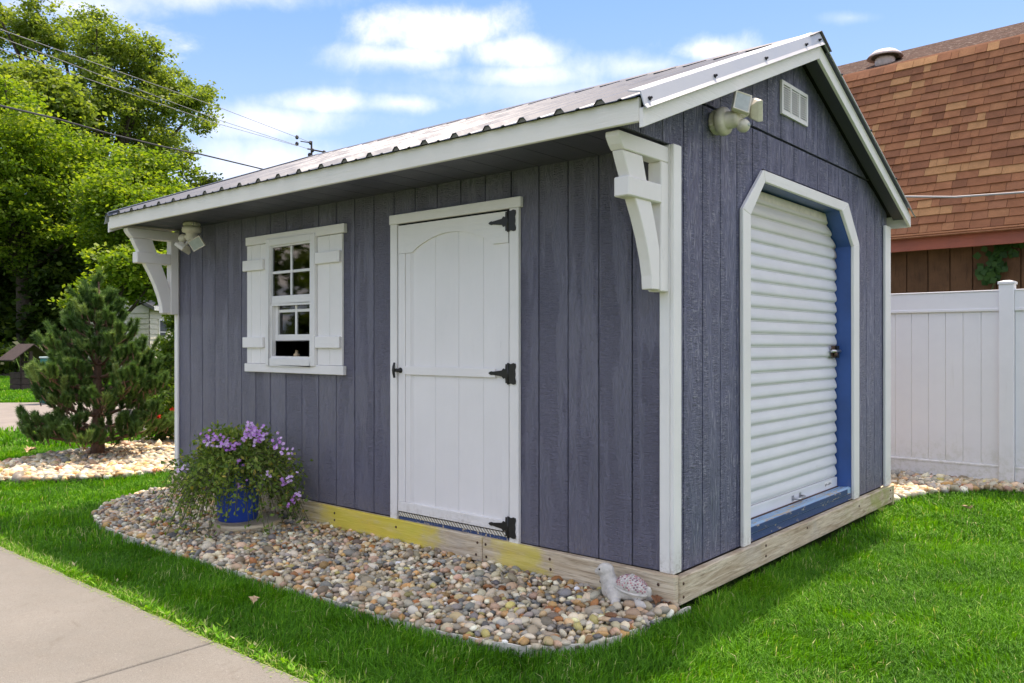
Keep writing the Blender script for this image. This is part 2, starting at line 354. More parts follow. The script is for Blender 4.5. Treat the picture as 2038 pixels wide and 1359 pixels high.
MAT['teal'] = simple('teal painted metal', (.005, .16, .15), .5, var=.15)
MAT['tealtop'] = simple('pale cap', (.40, .55, .55), .5)
MAT['hsiding'] = simple('cream clapboard', (.55, .52, .43), .6, var=.05)
MAT['hroof'] = simple('grey asphalt roof', (.13, .13, .13), .9, var=.25, scale=8)
MAT['hwin'] = simple('dark house window', (.02, .022, .025), .1)
MAT['road'] = simple('light gravel asphalt drive', (.24, .215, .19), .9, var=.12, scale=2.5, bumpd=.004, bscale=90)
MAT['wire'] = simple('weathered aluminium wire', (.30, .30, .32), .6); MAT['cable'] = simple('black service cable', (.03, .03, .035), .6)
MAT['pole'] = simple('tarred pole', (.06, .045, .035), .9)
SH = []
for i, c in enumerate([(.33, .140, .072), (.37, .160, .080), (.27, .115, .062), (.47, .245, .115), (.34, .15, .08), (.40, .185, .092)]):
    m = M('asphalt shingle tab %s' % ['rust', 'brick', 'umber', 'sand', 'russet', 'ochre'][i], .9, spec=.2).jitter(); n = m.noise(150, 3, .7); b = m.noise(6, 3, .6)
    m.col(m.mix(m.mr(n, .4, .7, 0, .65), m.ramp(b, [(.3, tuple(x*.85 for x in c)), (.7, tuple(x*1.15 for x in c))]), tuple(x*.4 for x in c))); m.bump(n, .002); SH.append(m.m)
def lichen():
    m = M('lichen spotted dark shingle', .95, spec=.1); n = m.noise(17, 4, .7); b = m.noise(4, 3, .6)
    m.col(m.mix(m.mr(n, .56, .62), m.ramp(b, [(.3, (.05, .028, .02)), (.7, (.09, .05, .037))]), (.22, .18, .15))); m.bump(n, .01); return m.m
MAT['lichen'] = lichen()
MAT['ventm'] = simple('weathered roof vent metal', (.70, .58, .55), .5, .0, var=.2)
def groundmat():
    m = M('lawn soil and thatch', .95, spec=.1); n = m.noise(.7, 6, .65); f = m.noise(40, 4, .7); s = m.noise(6, 4, .6)
    c = m.ramp(n, [(.3, (.045, .082, .016)), (.7, (.070, .115, .022))]); c = m.mix(m.mr(f, .45, .7, 0, .6), c, (.025, .040, .012)); c = m.mix(m.mr(s, .66, .75, 0, .5), c, (.12, .12, .04))
    m.col(c); m.bump(f, .01); return m.m
MAT['ground'] = groundmat()

# ------------------------------------------------------------------ mesh helpers
def link(o): S.collection.objects.link(o); return o
class MB:
    def __init__(s): s.v = []; s.f = []
    def add(s, vs, fs):
        k = len(s.v); s.v += [tuple(p) for p in vs]; s.f += [tuple(i+k for i in f) for f in fs]; return s
    def box(s, x0, x1, y0, y1, z0, z1):
        return s.add([(x0, y0, z0), (x1, y0, z0), (x1, y1, z0), (x0, y1, z0), (x0, y0, z1), (x1, y0, z1), (x1, y1, z1), (x0, y1, z1)],
                     [(0, 3, 2, 1), (4, 5, 6, 7), (0, 1, 5, 4), (1, 2, 6, 5), (2, 3, 7, 6), (3, 0, 4, 7)])
    def prism(s, poly, off):                       # planar polygon (3D points) extruded by off
        n = len(poly); P = [Vector(p) for p in poly]; O = Vector(off)
        return s.add(P+[p+O for p in P], [tuple(range(n-1, -1, -1)), tuple(range(n, 2*n))]+[(i, (i+1) % n, n+(i+1) % n, n+i) for i in range(n)])
    def tube(s, path, rad, n=8, cap=True):
        path = [Vector(p) for p in path]; k = len(s.v); rings = []
        up = None
        for i, p in enumerate(path):
            t = (path[min(i+1, len(path)-1)]-path[max(i-1, 0)]).normalized()
            if up is None: up = Vector((0, 0, 1)) if abs(t.z) < .9 else Vector((1, 0, 0))
            a = (up-t*up.dot(t)).normalized(); b = t.cross(a); up = a
            r = rad[i] if hasattr(rad, '__len__') else rad
            rings.append([p+(a*math.cos(2*math.pi*j/n)+b*math.sin(2*math.pi*j/n))*r for j in range(n)])
        vs = [q for r_ in rings for q in r_]; fs = []
        for i in range(len(path)-1):
            for j in range(n): fs.append((i*n+j, i*n+(j+1) % n, (i+1)*n+(j+1) % n, (i+1)*n+j))
        if cap: fs += [tuple(range(n-1, -1, -1)), tuple((len(path)-1)*n+j for j in range(n))]
        return s.add(vs, fs)
    def lathe(s, prof, n=24, mat=None, cap=True):    # prof: (r,z) along +Z, mat = Matrix
        vs = []; fs = []; m = mat or Matrix()
        for r, z in prof:
            for j in range(n): a = 2*math.pi*j/n; vs.append(m @ Vector((r*math.cos(a), r*math.sin(a), z)))
        for i in range(len(prof)-1):
            for j in range(n): fs.append((i*n+j, i*n+(j+1) % n, (i+1)*n+(j+1) % n, (i+1)*n+j))
        if cap: fs += [tuple(range(n-1, -1, -1)), tuple((len(prof)-1)*n+j for j in range(n))]
        return s.add(vs, fs)
    def ell(s, c, r, n=12, m=8, rot=None):
        vs = []; fs = []; R_ = rot or Matrix()
        c = Vector(c)
        for i in range(m+1):
            th = math.pi*i/m
            for j in range(n):
                a = 2*math.pi*j/n; vs.append(c+(R_ @ Vector((r[0]*math.sin(th)*math.cos(a), r[1]*math.sin(th)*math.sin(a), r[2]*math.cos(th)))))
        for i in range(m):
            for j in range(n): fs.append((i*n+j, (i+1)*n+j, (i+1)*n+(j+1) % n, i*n+(j+1) % n))
        return s.add(vs, fs)
    def build(s, name, mat, parent=None, smooth=False, bevel=0., fix=True):
        me = bpy.data.meshes.new(name); me.from_pydata([tuple(p) for p in s.v], [], s.f); me.update()
        if fix:
            bm = bmesh.new(); bm.from_mesh(me); bmesh.ops.remove_doubles(bm, verts=bm.verts, dist=1e-5)
            bmesh.ops.recalc_face_normals(bm, faces=bm.faces); bm.to_mesh(me); bm.free()
        me.materials.append(MAT[mat] if isinstance(mat, str) else mat)
        if smooth: me.shade_smooth()
        o = link(bpy.data.objects.new(name, me)); o.parent = parent
        if bevel:
            b = o.modifiers.new('bevel', 'BEVEL'); b.width = bevel; b.segments = 1; b.limit_method = 'ANGLE'; b.angle_limit = math.radians(40)
        return o
def npmesh(name, V, F, mat, parent=None, attrs=None, smooth=False):
    V = np.asarray(V, np.float32); F = np.asarray(F, np.int32); k = F.shape[1]
    me = bpy.data.meshes.new(name); me.vertices.add(len(V)); me.vertices.foreach_set('co', V.ravel())
    me.loops.add(F.size); me.loops.foreach_set('vertex_index', F.ravel())
    me.polygons.add(len(F)); me.polygons.foreach_set('loop_start', np.arange(len(F), dtype=np.int32)*k)
    me.update(calc_edges=True)
    for nm, a in (attrs or {}).items():
        if a.ndim == 1: t = me.attributes.new(nm, 'FLOAT', 'POINT'); t.data.foreach_set('value', a.astype(np.float32))
        else: t = me.attributes.new(nm, 'FLOAT_COLOR', 'POINT'); t.data.foreach_set('color', a.astype(np.float32).ravel())
    me.materials.append(MAT[mat]); me.polygons.foreach_set('use_smooth', np.full(len(F), smooth, dtype=bool)); me.validate(); me.update()
    o = link(bpy.data.objects.new(name, me)); o.parent = parent; return o
def tag(o, label=None, cat=None, group=None, kind=None):
    if label: o['label'] = label
    if cat: o['category'] = cat
    if group: o['group'] = group
    if kind: o['kind'] = kind
    return o
def thing(name, label, cat, loc=(0, 0, 0), rz=0, group=None):
    o = link(bpy.data.objects.new(name, None)); o.location = loc; o.rotation_euler = (0, 0, rz); o.empty_display_size = .1
    return tag(o, label, cat, group)
def inpoly(P, poly):
    x, y = P[:, 0], P[:, 1]; ins = np.zeros(len(P), bool); n = len(poly)
    for i in range(n):
        x1, y1 = poly[i]; x2, y2 = poly[(i+1) % n]
        c = ((y1 > y) != (y2 > y)) & (x < (x2-x1)*(y-y1)/((y2-y1) if y2 != y1 else 1e-9)+x1); ins ^= c
    return ins
def unit(a): return a/np.maximum(np.linalg.norm(a, axis=-1, keepdims=True), 1e-9)
def leaves(C, D, Sd, L, Wd):                     # rhombus leaves
    L = np.asarray(L).reshape(-1, 1); Wd = np.asarray(Wd).reshape(-1, 1)
    v = np.stack([C, C+D*L*.45+Sd*Wd*.5, C+D*L, C+D*L*.45-Sd*Wd*.5], 1).reshape(-1, 3)
    return v, np.arange(len(v)).reshape(-1, 4)
def depth_px(P):
    dx = P[:, 0]-CAM.x; dy = P[:, 1]-CAM.y
    f = -dx*RY+dy*RX; r = dx*RX+dy*RY; return f, CX+FPX*r/np.maximum(f, .01)

# ================================================================== SETTING
BED = [(-4.50, .12), (-4.58, -.02), (-4.56, -.22), (-4.465, -.442), (-4.287, -.648), (-4.079, -.799), (-3.757, -.900), (-3.374, -.945), (-2.901, -.955), (-2.359, -.950), (-1.653, -.945),
       (-1.104, -.921), (-.784, -.907), (-.509, -.882), (-.283, -.83), (-.172, -.778), (-.074, -.681), (-.003, -.541), (.025, -.392), (.030, -.189), (.045, -.03), (.06, .06)]
BEDP = BED[:-1]+[(.03, -.02), (-4.42, -.02)]
LBED = [(-5.46, 1.25), (-5.50, .9), (-5.539, .562), (-5.61, .117), (-5.752, -.257), (-6.196, -.704), (-6.437, -1.013), (-6.7, -1.2), (-6.95, -1.1), (-7.05, -.75), (-7.265, -.362), (-7.549, .105), (-7.602, .478), (-7.95, 1.182), (-8.352, 2.023), (-8.5, 2.8), (-7.6, 3.0), (-6.2, 2.6), (-5.5, 2.0)]
RBED = [(.0, 3.36), (.028, 3.53), (.119, 3.887), (.25, 4.117), (.394, 4.3), (.676, 4.48), (1.1, 4.56), (3.5, 4.6), (3.5, 4.80), (-5.0, 4.80), (-5.0, 3.36)]
PATHP = [(-13, -1.535), (1.6, -1.535), (1.6, -3.05), (-13, -3.05)]
SHEDP = [(-4.47, -.035), (.045, -.035), (.045, 3.2), (-4.47, 3.2)]
ROADP = [at(11.47, 0, 855).to_2d(), at(11.1, 352, 862).to_2d(), at(12.2, 900, 850).to_2d(), at(20, 900, 790).to_2d(), at(17.2, 352, 800).to_2d(), at(16.9, 0, 800).to_2d(), at(16.4, -900, 800).to_2d(), at(11.4, -900, 855).to_2d()]
ROADP = [tuple(p) for p in ROADP]
MB().add([(-400, -300, -.03), (400, -300, -.03), (400, 500, -.03), (-400, 500, -.03)], [(0, 1, 2, 3)]).build('lawn_ground', 'ground')
tag(bpy.data.objects['lawn_ground'], kind='structure')
def sheet(name, poly, z, mat, depth=.02):
    o = MB().prism([(x, y, z) for x, y in poly], (0, 0, -depth)).build(name, mat); tag(o, kind='structure'); return o
sheet('gravel_bed_soil', [p for p in BEDP], -.005, 'soil', .02)
sheet('pine_bed_soil', LBED, -.008, 'soil', .018); sheet('fence_bed_soil', RBED, -.007, 'soil', .018)
sheet('road', ROADP, -.012, 'road', .012)
lane = [at(30, -40, 757).to_2d(), at(29.5, 60, 757).to_2d(), at(29.5, 330, 757).to_2d(), at(34, 330, 742).to_2d(), at(34, -40, 742).to_2d()]
sheet('side_path', [tuple(p) for p in lane], -.018, 'road', .01)
path = thing('concrete_path', None, None); path['kind'] = 'structure'
for k, (a, b) in enumerate([(-13, -10.2), (-10.2, -8.0), (-8.0, -5.75), (-5.75, -3.47), (-3.47, -1.185), (-1.185, 1.6)]):
    q = .005
    ee = [(a+q, -3.05, .004), (b-q, -3.05, .004)]+[(b-q-(b-a-2*q)*i/24, -1.535+random.uniform(-.007, .007), .004) for i in range(25)]
    MB().prism(ee, (0, 0, -.06)).build('slab', 'concrete', path, bevel=.004)

# ================================================================== SHED
shed = thing('garden_shed', 'slate blue garden shed with white trim, metal roof and roll up door', 'shed')
P = .1835
# wall backing, floor and interior
bk = MB(); bk.box(-4.44, -3.15, .018, .03, .17, 2.12); bk.box(-2.61, -.02, .018, .03, .17, 2.12); bk.box(-3.15, -2.61, .018, .03, .17, 1.06); bk.box(-3.15, -2.61, .018, .03, 1.90, 2.12)
bk.build('wall_sheathing', 'dark', shed)
o = MB().prism([(-.031, .04, .17), (-.031, .755, .17), (-.031, .755, 1.875), (-.031, .95, 2.09), (-.031, 2.17, 2.085), (-.031, 2.405, 1.86), (-.031, 2.405, .17), (-.031, 3.16, .17), (-.031, 3.16, 2.1), (-.031, 1.45, 2.82), (-.031, .04, 2.2)], (.012, 0, 0)).build('wall_sheathing', 'dark', shed)
MB().box(-4.44, -.04, .03, 3.17, .10, .17).build('floor', 'interior', shed)
MB().box(-4.45, -.03, 3.14, 3.18, .17, 2.1).build('back_wall', 'siding', shed)
MB().prism([(-4.45, .0, .17), (-4.45, 3.18, .17), (-4.45, 3.18, 2.1), (-4.45, 1.45, 2.85), (-4.45, .0, 2.2)], (.02, 0, 0)).build('end_wall', 'siding', shed)
MB().box(-4.42, -.12, 3.10, 3.135, .17, 2.1).build('inner_wall', 'interior', shed)
# siding boards
def zt(y): return 2.137+.405*(y+.441) if y <= 1.44 else 2.137+.405*1.881-.412*(y-1.44)
seams = [-.028-0.0, -.208, -.395, -.578, -.763]+[-.763-P*k for k in range(1, 21)]
seams = [s for s in seams if s > -4.40]+[-4.43]
HOLES = [(-3.16, -2.60, 1.05, 1.90), (-1.85, -.93, .0, 1.905)]
for a, b in zip(seams[1:], seams[:-1]):
    g = .0032; segs = [(.165, 2.10)]
    x0, x1 = a+g, b-g; cuts = [h for h in HOLES if x0 < h[1] and x1 > h[0]]
    parts = [(x0, x1, .165, 2.108)]
    for h in cuts:
        new = []
        for (p, q, z0, z1) in parts:
            if p < h[0]: new.append((p, h[0], z0, z1))
            if q > h[1]: new.append((h[1], q, z0, z1))
            m0, m1 = max(p, h[0]), min(q, h[1])
            if m1 > m0:
                if h[2] > z0: new.append((m0, m1, z0, h[2]))
                if h[3] < z1: new.append((m0, m1, h[3], z1))
        parts = new
    yj = random.uniform(-.0012, .0012)
    for p in parts:
        if p[1]-p[0] > .004 and p[3]-p[2] > .004: MB().box(p[0], p[1], yj, .018, p[2], p[3]).build('siding_board', 'siding', shed, fix=False, bevel=.002)
# gable boards, lower row below the horizontal joint and upper row above it
OP = [(.73, .10), (.73, 1.885), (.97, 2.135), (2.22, 2.135), (2.44, 1.87), (2.44, .10)]
def clip_opening(y0, y1):
    """z intervals free of the door opening, as top edges at y0,y1"""
    def top(y):
        if y <= .73 or y >= 2.44: return None
        if y < .97: return 1.885+(y-.73)/.24*.25
        if y > 2.22: return 2.135-(y-2.22)/.22*.265
        return 2.135
    return top
top = clip_opening(0, 0)
gs = [-.449, -.264, -.0785, .107]+[.107+.1857*k for k in range(1, 17)]+[3.18]
for a, b in zip(gs[:-1], gs[1:]):
    g = .0045; y0, y1 = a+g, b-g; JZ = 2.330
    cuts = sorted(set([y0, y1]+[y for y in (.0, .73, .97, 1.44, 2.22, 2.44) if y0 < y < y1]))
    lo = MB(); up = MB(); xj = random.uniform(-.001, .001)
    for p, q in zip(cuts[:-1], cuts[1:]):
        mid = (p+q)/2; inside = .73 < mid < 2.44
        def zb(y):
            t = top(min(max(y, .7301), 2.4399)); return t if inside else .155
        tp = min(zt(p), zt(q), 9)
        # lower
        u0, u1 = min(JZ, zt(p)-.03), min(JZ, zt(q)-.03)
        if p < .0: lo.prism([(xj, p, 2.0875), (xj, q, 2.0875), (xj, q, u1), (xj, p, u0)], (-.018, 0, 0)); continue
        lo.prism([(xj, p, zb(p)), (xj, q, zb(q)), (xj, q, u1), (xj, p, u0)], (-.018, 0, 0))
        if zt(p)-.03 > JZ+.01 or zt(q)-.03 > JZ+.01:
            b0, b1 = JZ+.013, JZ+.013; t0, t1 = max(zt(p)-.03, b0), max(zt(q)-.03, b1)
            up.prism([(xj, p, b0), (xj, q, b1), (xj, q, t1), (xj, p, t0)], (-.018, 0, 0))
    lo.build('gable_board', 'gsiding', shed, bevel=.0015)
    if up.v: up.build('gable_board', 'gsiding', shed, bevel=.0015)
# corner boards
MB().box(-.052, .0, -.020, -.0015, .165, 2.085).build('corner_board', 'white', shed, bevel=.003)
MB().box(.0015, .022, -.020, .050, .165, 2.085).build('corner_board', 'white', shed, bevel=.003)
MB().box(.0025, .022, 3.075, 3.2, .150, 2.06).build('corner_board', 'white', shed, bevel=.003)
MB().box(-4.46, -4.412, -.020, -.0015, .165, 2.095).build('corner_board', 'white', shed, bevel=.003)
# skirt timbers with screws
def timber(name, x0, x1, y0, y1, z0, z1, bolts, axis):
    o = MB().box(x0, x1, y0, y1, z0, z1).build(name, 'timber', shed, bevel=.005)
    for u, z in bolts:
        if axis == 'y': mt = Matrix.Translation((u, y0-.001, z)) @ Matrix.Rotation(math.radians(90), 4, 'X')
        else: mt = Matrix.Translation((x1+.001, u, z)) @ Matrix.Rotation(math.radians(90), 4, 'Y')
        MB().lathe([(.0075, -.004), (.0075, .0), (.005, .0025), (.0015, .0030)], 10, mt).build('screw', 'bolt', o, smooth=True)
    return o
timber('skirt_timber', -4.47, -1.118, -.040, -.003, .028, .163, [(-1.15, .13), (-1.16, .065), (-2.38, .125), (-2.38, .08), (-1.80, .12), (-4.30, .12), (-4.30, .07)], 'y')
timber('skirt_timber', -1.113, .038, -.041, -.003, .028, .164, [(-1.09, .13), (-1.085, .065), (-.66, .125), (-.655, .075), (-.36, .12), (-.355, .07), (-.045, .115), (-.042, .055)], 'y')
timber('skirt_timber', .003, .042, .001, 3.165, .026, .152, [(.03, .12), (.03, .06), (.92, .125), (.92, .07), (1.50, .12), (2.42, .11), (3.12, .12), (3.12, .06)], 'x')
MB().box(.003, .043, 3.168, 3.21, .0, .150).build('skirt_timber', 'timber', shed, bevel=.004)
# soffit, fascia, rake boards
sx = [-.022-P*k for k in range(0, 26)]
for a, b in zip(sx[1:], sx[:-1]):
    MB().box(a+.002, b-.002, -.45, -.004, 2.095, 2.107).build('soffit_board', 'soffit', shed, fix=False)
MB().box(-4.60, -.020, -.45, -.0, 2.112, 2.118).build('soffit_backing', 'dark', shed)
MB().box(-4.60, .119, -.470, -.4505, 2.074, 2.171).build('fascia_board', 'cream', shed, bevel=.003)
def rake(x0, x1, ya, yb, dz0, dz1, name, mat, sub=(0, 0)):
    pts = [(x0, ya, zt(ya)+dz0), (x0, yb, zt(yb)+dz0), (x0, yb, zt(yb)+dz1), (x0, ya, zt(ya)+dz1)]
    return MB().prism(pts, (x1-x0, 0, 0)).build(name, mat, shed, bevel=.002)
for (xa, xb) in ((.120, .139), (-4.62, -4.601)):
    rake(xa, xb, -.470, 1.4395, -.078, .0, 'rake_board', 'whitey'); rake(xa, xb, 1.4405, 3.28, -.086, .0, 'rake_board', 'whitey')
    # underside block between wall and rake
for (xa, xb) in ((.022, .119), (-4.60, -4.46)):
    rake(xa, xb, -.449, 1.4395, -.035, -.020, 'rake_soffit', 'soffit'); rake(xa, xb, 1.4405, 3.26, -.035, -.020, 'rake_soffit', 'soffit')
MB().box(-4.60, .118, 3.262, 3.28, zt(3.27)-.09, zt(3.27)-.005).build('fascia_board', 'cream', shed)
# metal roof: corrugated panels with raised ribs
RZ = .052
ribs = [-.262-.2062*k for k in range(-1, 22)]
def roof_prof(x0, x1):
    pts = [(x0, 0.)]
    for r in sorted(ribs):
        if x0+.03 < r < x1-.03: pts += [(r-.030, 0), (r-.012, .021), (r+.012, .021), (r+.030, 0), (r+.085, 0), (r+.092, .005), (r+.104, .005), (r+.111, 0)]
    pts.append((x1, 0.)); pts = [p for p in pts if x0 <= p[0] <= x1]; return pts
pb = [-4.640]+[-4.03+.825*k for k in range(0, 5)]+[.118]
for side in (0, 1):
    y0, y1 = (-.492, 1.425) if side == 0 else (1.455, 3.31)
    for a, b in zip(pb[:-1], pb[1:]):
        pr = roof_prof(a, b); m = MB(); n = len(pr)
        vs = [(x, y0, zt(y0)+RZ+z) for x, z in pr]+[(x, y1, zt(y1)+RZ+z) for x, z in pr]
        vs += [(x, y, z-.003) for x, y, z in vs]
        fs = [(i, i+1, n+i+1, n+i) for i in range(n-1)]+[(2*n+i, 3*n+i, 3*n+i+1, 2*n+i+1) for i in range(n-1)]
        fs += [(i, 2*n+i, 2*n+i+1, i+1) for i in range(n-1)]+[(n+i, n+i+1, 3*n+i+1, 3*n+i) for i in range(n-1)]
        m.add(vs, fs).build('roof_panel', 'roofmetal', shed, fix=False)
m = MB()
for (ya, yb) in ((-.449, 1.44), (1.44, 3.26)):
    m.prism([(-4.60, ya, zt(ya)-.010), (-4.60, yb, zt(yb)-.010), (-4.60, yb, zt(yb)+RZ-.022), (-4.60, ya, zt(ya)+RZ-.022)], (4.715, 0, 0))
m.build('roof_deck', 'dark', shed)
m = MB()
for r in ribs:
    if r < .08: m.prism([(r-.026, -.486, zt(-.486)+RZ-.002), (r+.026, -.486, zt(-.486)+RZ-.002), (r+.011, -.486, zt(-.486)+RZ+.0165), (r-.011, -.486, zt(-.486)+RZ+.0165)], (0, .03, .012))
MAT['closure'] = simple('grey foam closure', (.17, .165, .14), .9)
m.build('rib_closure', 'closure', shed)['kind'] = 'stuff'
# ridge cap, one length per metre so the laps show, foam closures between ribs
zr = zt(1.44)+RZ+.026
for k in range(5):
    xa = -4.66+k*.968; xb = xa+.985; dz = .0015*(k % 2)
    pts = [(xa, 1.30, zt(1.30)+RZ+.020+dz), (xa, 1.425, zr-.006+dz), (xa, 1.44, zr+dz), (xa, 1.455, zr-.006+dz), (xa, 1.60, zt(1.60)+RZ+.018+dz)]
    poly = pts+[(p[0], p[1], p[2]-.004) for p in reversed(pts)]
    MB().prism(poly, (min(xb, .150)-xa, 0, 0)).build('ridge_cap', 'capm', shed, fix=False)
m = MB()
for r in ribs:
    m.prism([(r-.175, 1.294, zt(1.294)+RZ+.001), (r-.030, 1.294, zt(1.294)+RZ+.001), (r-.030, 1.294, zt(1.294)+RZ+.024), (r-.15, 1.294, zt(1.294)+RZ+.020)], (0, .03, 0))
m.build('ridge_closure', 'dark', shed)['kind'] = 'stuff'
# rake flashing with screws
def flashing(xo, s):
    for (ya, yb) in ((-.485, 1.4395), (1.4405, 3.30)):
        sec = lambda y: [(xo-.050*s, zt(y)+RZ+.030), (xo+.008*s, zt(y)+.070), (xo+.026*s, zt(y)+.012), (xo+.040*s, zt(y)-.004), (xo+.036*s, zt(y)-.006), (xo+.022*s, zt(y)+.010), (xo+.004*s, zt(y)+.064), (xo-.050*s, zt(y)+RZ+.025)]
        A = [(x, ya, z) for x, z in sec(ya)]; B = [(x, yb, z) for x, z in sec(yb)]; n = len(A)
        o = MB().add(A+B, [tuple(range(n)), tuple(range(2*n-1, n-1, -1))]+[(i, n+i, n+(i+1) % n, (i+1) % n) for i in range(n)]).build('rake_flashing', 'flash', shed)
        ys = [-.44, .12, .67, 1.20, 1.40] if ya < 0 else [1.75, 2.3, 2.85]
        if s > 0:
            for y in ys:
                mt = Matrix.Translation((xo+.022, y, zt(y)+.028)) @ Matrix.Rotation(math.radians(75), 4, 'Y')
                MB().lathe([(.010, -.003), (.010, .003), (.006, .004), (.006, .012), (.004, .013)], 6, mt).build('screw', 'black', o)
flashing(.128, 1); flashing(-4.612, -1)
# ---------------- brackets under the eave
def bracket(x):
    """x = right face"""
    t = .068; m = MB()
    prof = [(-.425, 2.072), (-.02, 2.072), (-.02, 2.000), (-.385, 2.000), (-.405, 2.020), (-.425, 2.050)]
    MB().prism([(x, y, z) for y, z in prof], (-t, 0, 0)).build('bracket_beam', 'creamb', shed, bevel=.004)
    MB().box(x-t, x, -.085, -.021, 1.425, 1.9995).build('bracket_post', 'creamb', shed, bevel=.004)
    out = [(-.385, 1.998), (-.365, 1.955), (-.330, 1.890), (-.290, 1.815), (-.245, 1.735), (-.205, 1.650), (-.172, 1.560), (-.155, 1.490), (-.150, 1.432)]
    inn = [(-.230, 1.998), (-.215, 1.955), (-.190, 1.885), (-.160, 1.815), (-.130, 1.740), (-.105, 1.670), (-.0865, 1.610), (-.0865, 1.5), (-.0865, 1.432)]
    m = MB(); n = len(out); vs = []
    for y, z in out: vs += [(x-.007, y, z), (x-t+.007, y, z)]
    for y, z in inn: vs += [(x-.007, y, z), (x-t+.007, y, z)]
    fs = []
    for i in range(n-1):
        a, b = 2*i, 2*(i+n)
        fs += [(a, a+2, b+2, b), (a+1, b+1, b+3, a+3), (a, a+1, a+3, a+2), (b, b+2, b+3, b+1)]
    fs += [(0, 2*n, 2*n+1, 1), (2*n-2, 2*n-1, 4*n-1, 4*n-2)]
    m.add(vs, fs).build('bracket_brace', 'creamb', shed, bevel=.003)
    MB().box(x-t-.004, x+.004, -.355, -.087, 1.812, 1.895).build('bracket_block', 'creamb', shed, bevel=.005)
bracket(-.004); bracket(-4.388)
# ---------------- window
wx0, wx1, wz0, wz1 = -3.150, -2.592, 1.045, 1.912
win = MB()
def frame(m, x0, x1, z0, z1, w, y0, y1, wt=None, wb=None):
    wt = w if wt is None else wt; wb = w if wb is None else wb
    m.box(x0, x0+w, y0, y1, z0, z1); m.box(x1-w, x1, y0, y1, z0, z1); m.box(x0+w, x1-w, y0, y1, z1-wt, z1); m.box(x0+w, x1-w, y0, y1, z0, z0+wb); return m
wf = frame(MB(), wx0, wx1, wz0, wz1, .045, -.042, .012, .047, .050).build('window_frame', 'winvinyl', shed, bevel=.004)
usx0, usx1 = wx0+.046, wx1-.046
us = frame(MB(), usx0-.0, usx1, 1.468, 1.864, .012, -.030, -.006, .010, .052)
us.box((usx0+usx1)/2-.009, (usx0+usx1)/2+.009, -.024, -.012, 1.52, 1.853); us.box(usx0+.012, usx1-.012, -.0235, -.0125, 1.672, 1.690)
us = us.build('upper_sash', 'winvinyl', wf, bevel=.002)
ls0, ls1 = usx0+.03, usx1-.012
ls = frame(MB(), ls0-.02, ls1+.01, 1.215, 1.612, .034, .002, .028, .036, .042)
ls.box((ls0+ls1)/2-.010, (ls0+ls1)/2+.010, .008, .020, 1.257, 1.577); ls.box(ls0+.015, ls1-.025, .0085, .0195, 1.408, 1.428)
ls = ls.build('lower_sash', 'winvinyl', wf, bevel=.002)
for xx in (-3.03, -2.76):
    m = MB(); m.box(xx-.03, xx+.03, .0, .02, 1.6125, 1.620); m.box(xx-.012, xx+.018, -.004, .012, 1.620, 1.630); m.build('sash_lock', 'winvinyl', wf)
tr = frame(MB(), usx0-.002, usx1+.004, 1.095, 1.467, .014, -.028, .004).build('screen_track', 'winvinyl', wf)
MB().box(usx0+.013, usx1-.013, -.019, -.017, 1.52, 1.853).build('pane', 'glass', wf)
MB().box(ls0+.014, ls1-.024, .013, .015, 1.258, 1.575).build('pane', 'glass', wf)
# head, foot boards and shutters
MB().box(-3.418, -2.300, -.030, -.0015, 1.892, 1.950).build('head_board', 'whitex', shed, bevel=.003)
MB().box(-3.432, -2.308, -.030, -.0015, .996, 1.054).build('foot_board', 'whitex', shed, bevel=.003)
for x0, x1, b0, b1 in ((-3.418, -3.152, -3.445, -3.192), (-2.590, -2.332, -2.590, -2.338)):
    sh = link(bpy.data.objects.new('shutter', None)); sh.parent = shed
    n = 3; w = (x1-x0)/n
    if x0 > -3: edges = [x0, -2.4600, x1]
    else: edges = [x0, x0+.058, x0+.17, x1]
    for a, b in zip(edges[:-1], edges[1:]): MB().box(a+.0012, b-.0012, -.017, -.0015, 1.056, 1.890+random.uniform(-.004, 0)).build('shutter_board', 'white', sh, bevel=.0015)
    for z in (1.710, 1.166): MB().box(b0, b1, -.038, -.0175, z, z+.074).build('batten', 'whitex', sh, bevel=.003)
# things behind the glass
for i, (xx, r, h, c) in enumerate([(-2.94, .022, .075, 'tanleaf'), (-2.72, .012, .05, 'steel')]):
    b = MB().lathe([(r, 0), (r, h*.6), (r*.45, h*.78), (r*.45, h), (r*.55, h)], 14, Matrix.Translation((xx, .07, 1.075))).build('bottle', c, None, smooth=True)
    tag(b, ['small amber bottle standing behind the lower window opening', 'small grey jar standing right of the amber bottle in the window'][i], ['bottle', 'jar'][i]); b.name = ['bottle', 'jar'][i]
MB().box(-3.16, -2.58, .031, .14, 1.055, 1.073).build('window_shelf', 'interior', shed)
# ---------------- entry door
MB().box(-1.878, -.862, -.027, -.0015, 1.898, 1.953).build('door_head_casing', 'whitex', shed, bevel=.003)
MB().box(-1.872, -1.813, -.024, -.0012, .158, 1.897).build('door_casing', 'white', shed, bevel=.003)
MB().box(-.941, -.878, -.024, -.0012, .158, 1.897).build('door_casing', 'white', shed, bevel=.003)
MB().box(-1.812, -.942, .0, .016, .17, 1.897).build('door_jamb', 'dark', shed)
door = link(bpy.data.objects.new('entry_door', None)); door.parent = shed
dx0, dx1, dz0, dz1 = -1.804, -.952, .212, 1.886
ds = [dx0, -1.690, -1.504, -1.320, -1.135, dx1]
for a, b in zip(ds[:-1], ds[1:]): MB().box(a+.0008, b-.0008, -.0075, .0, dz0, dz1-.002).build('door_board', 'door', door, bevel=.001)
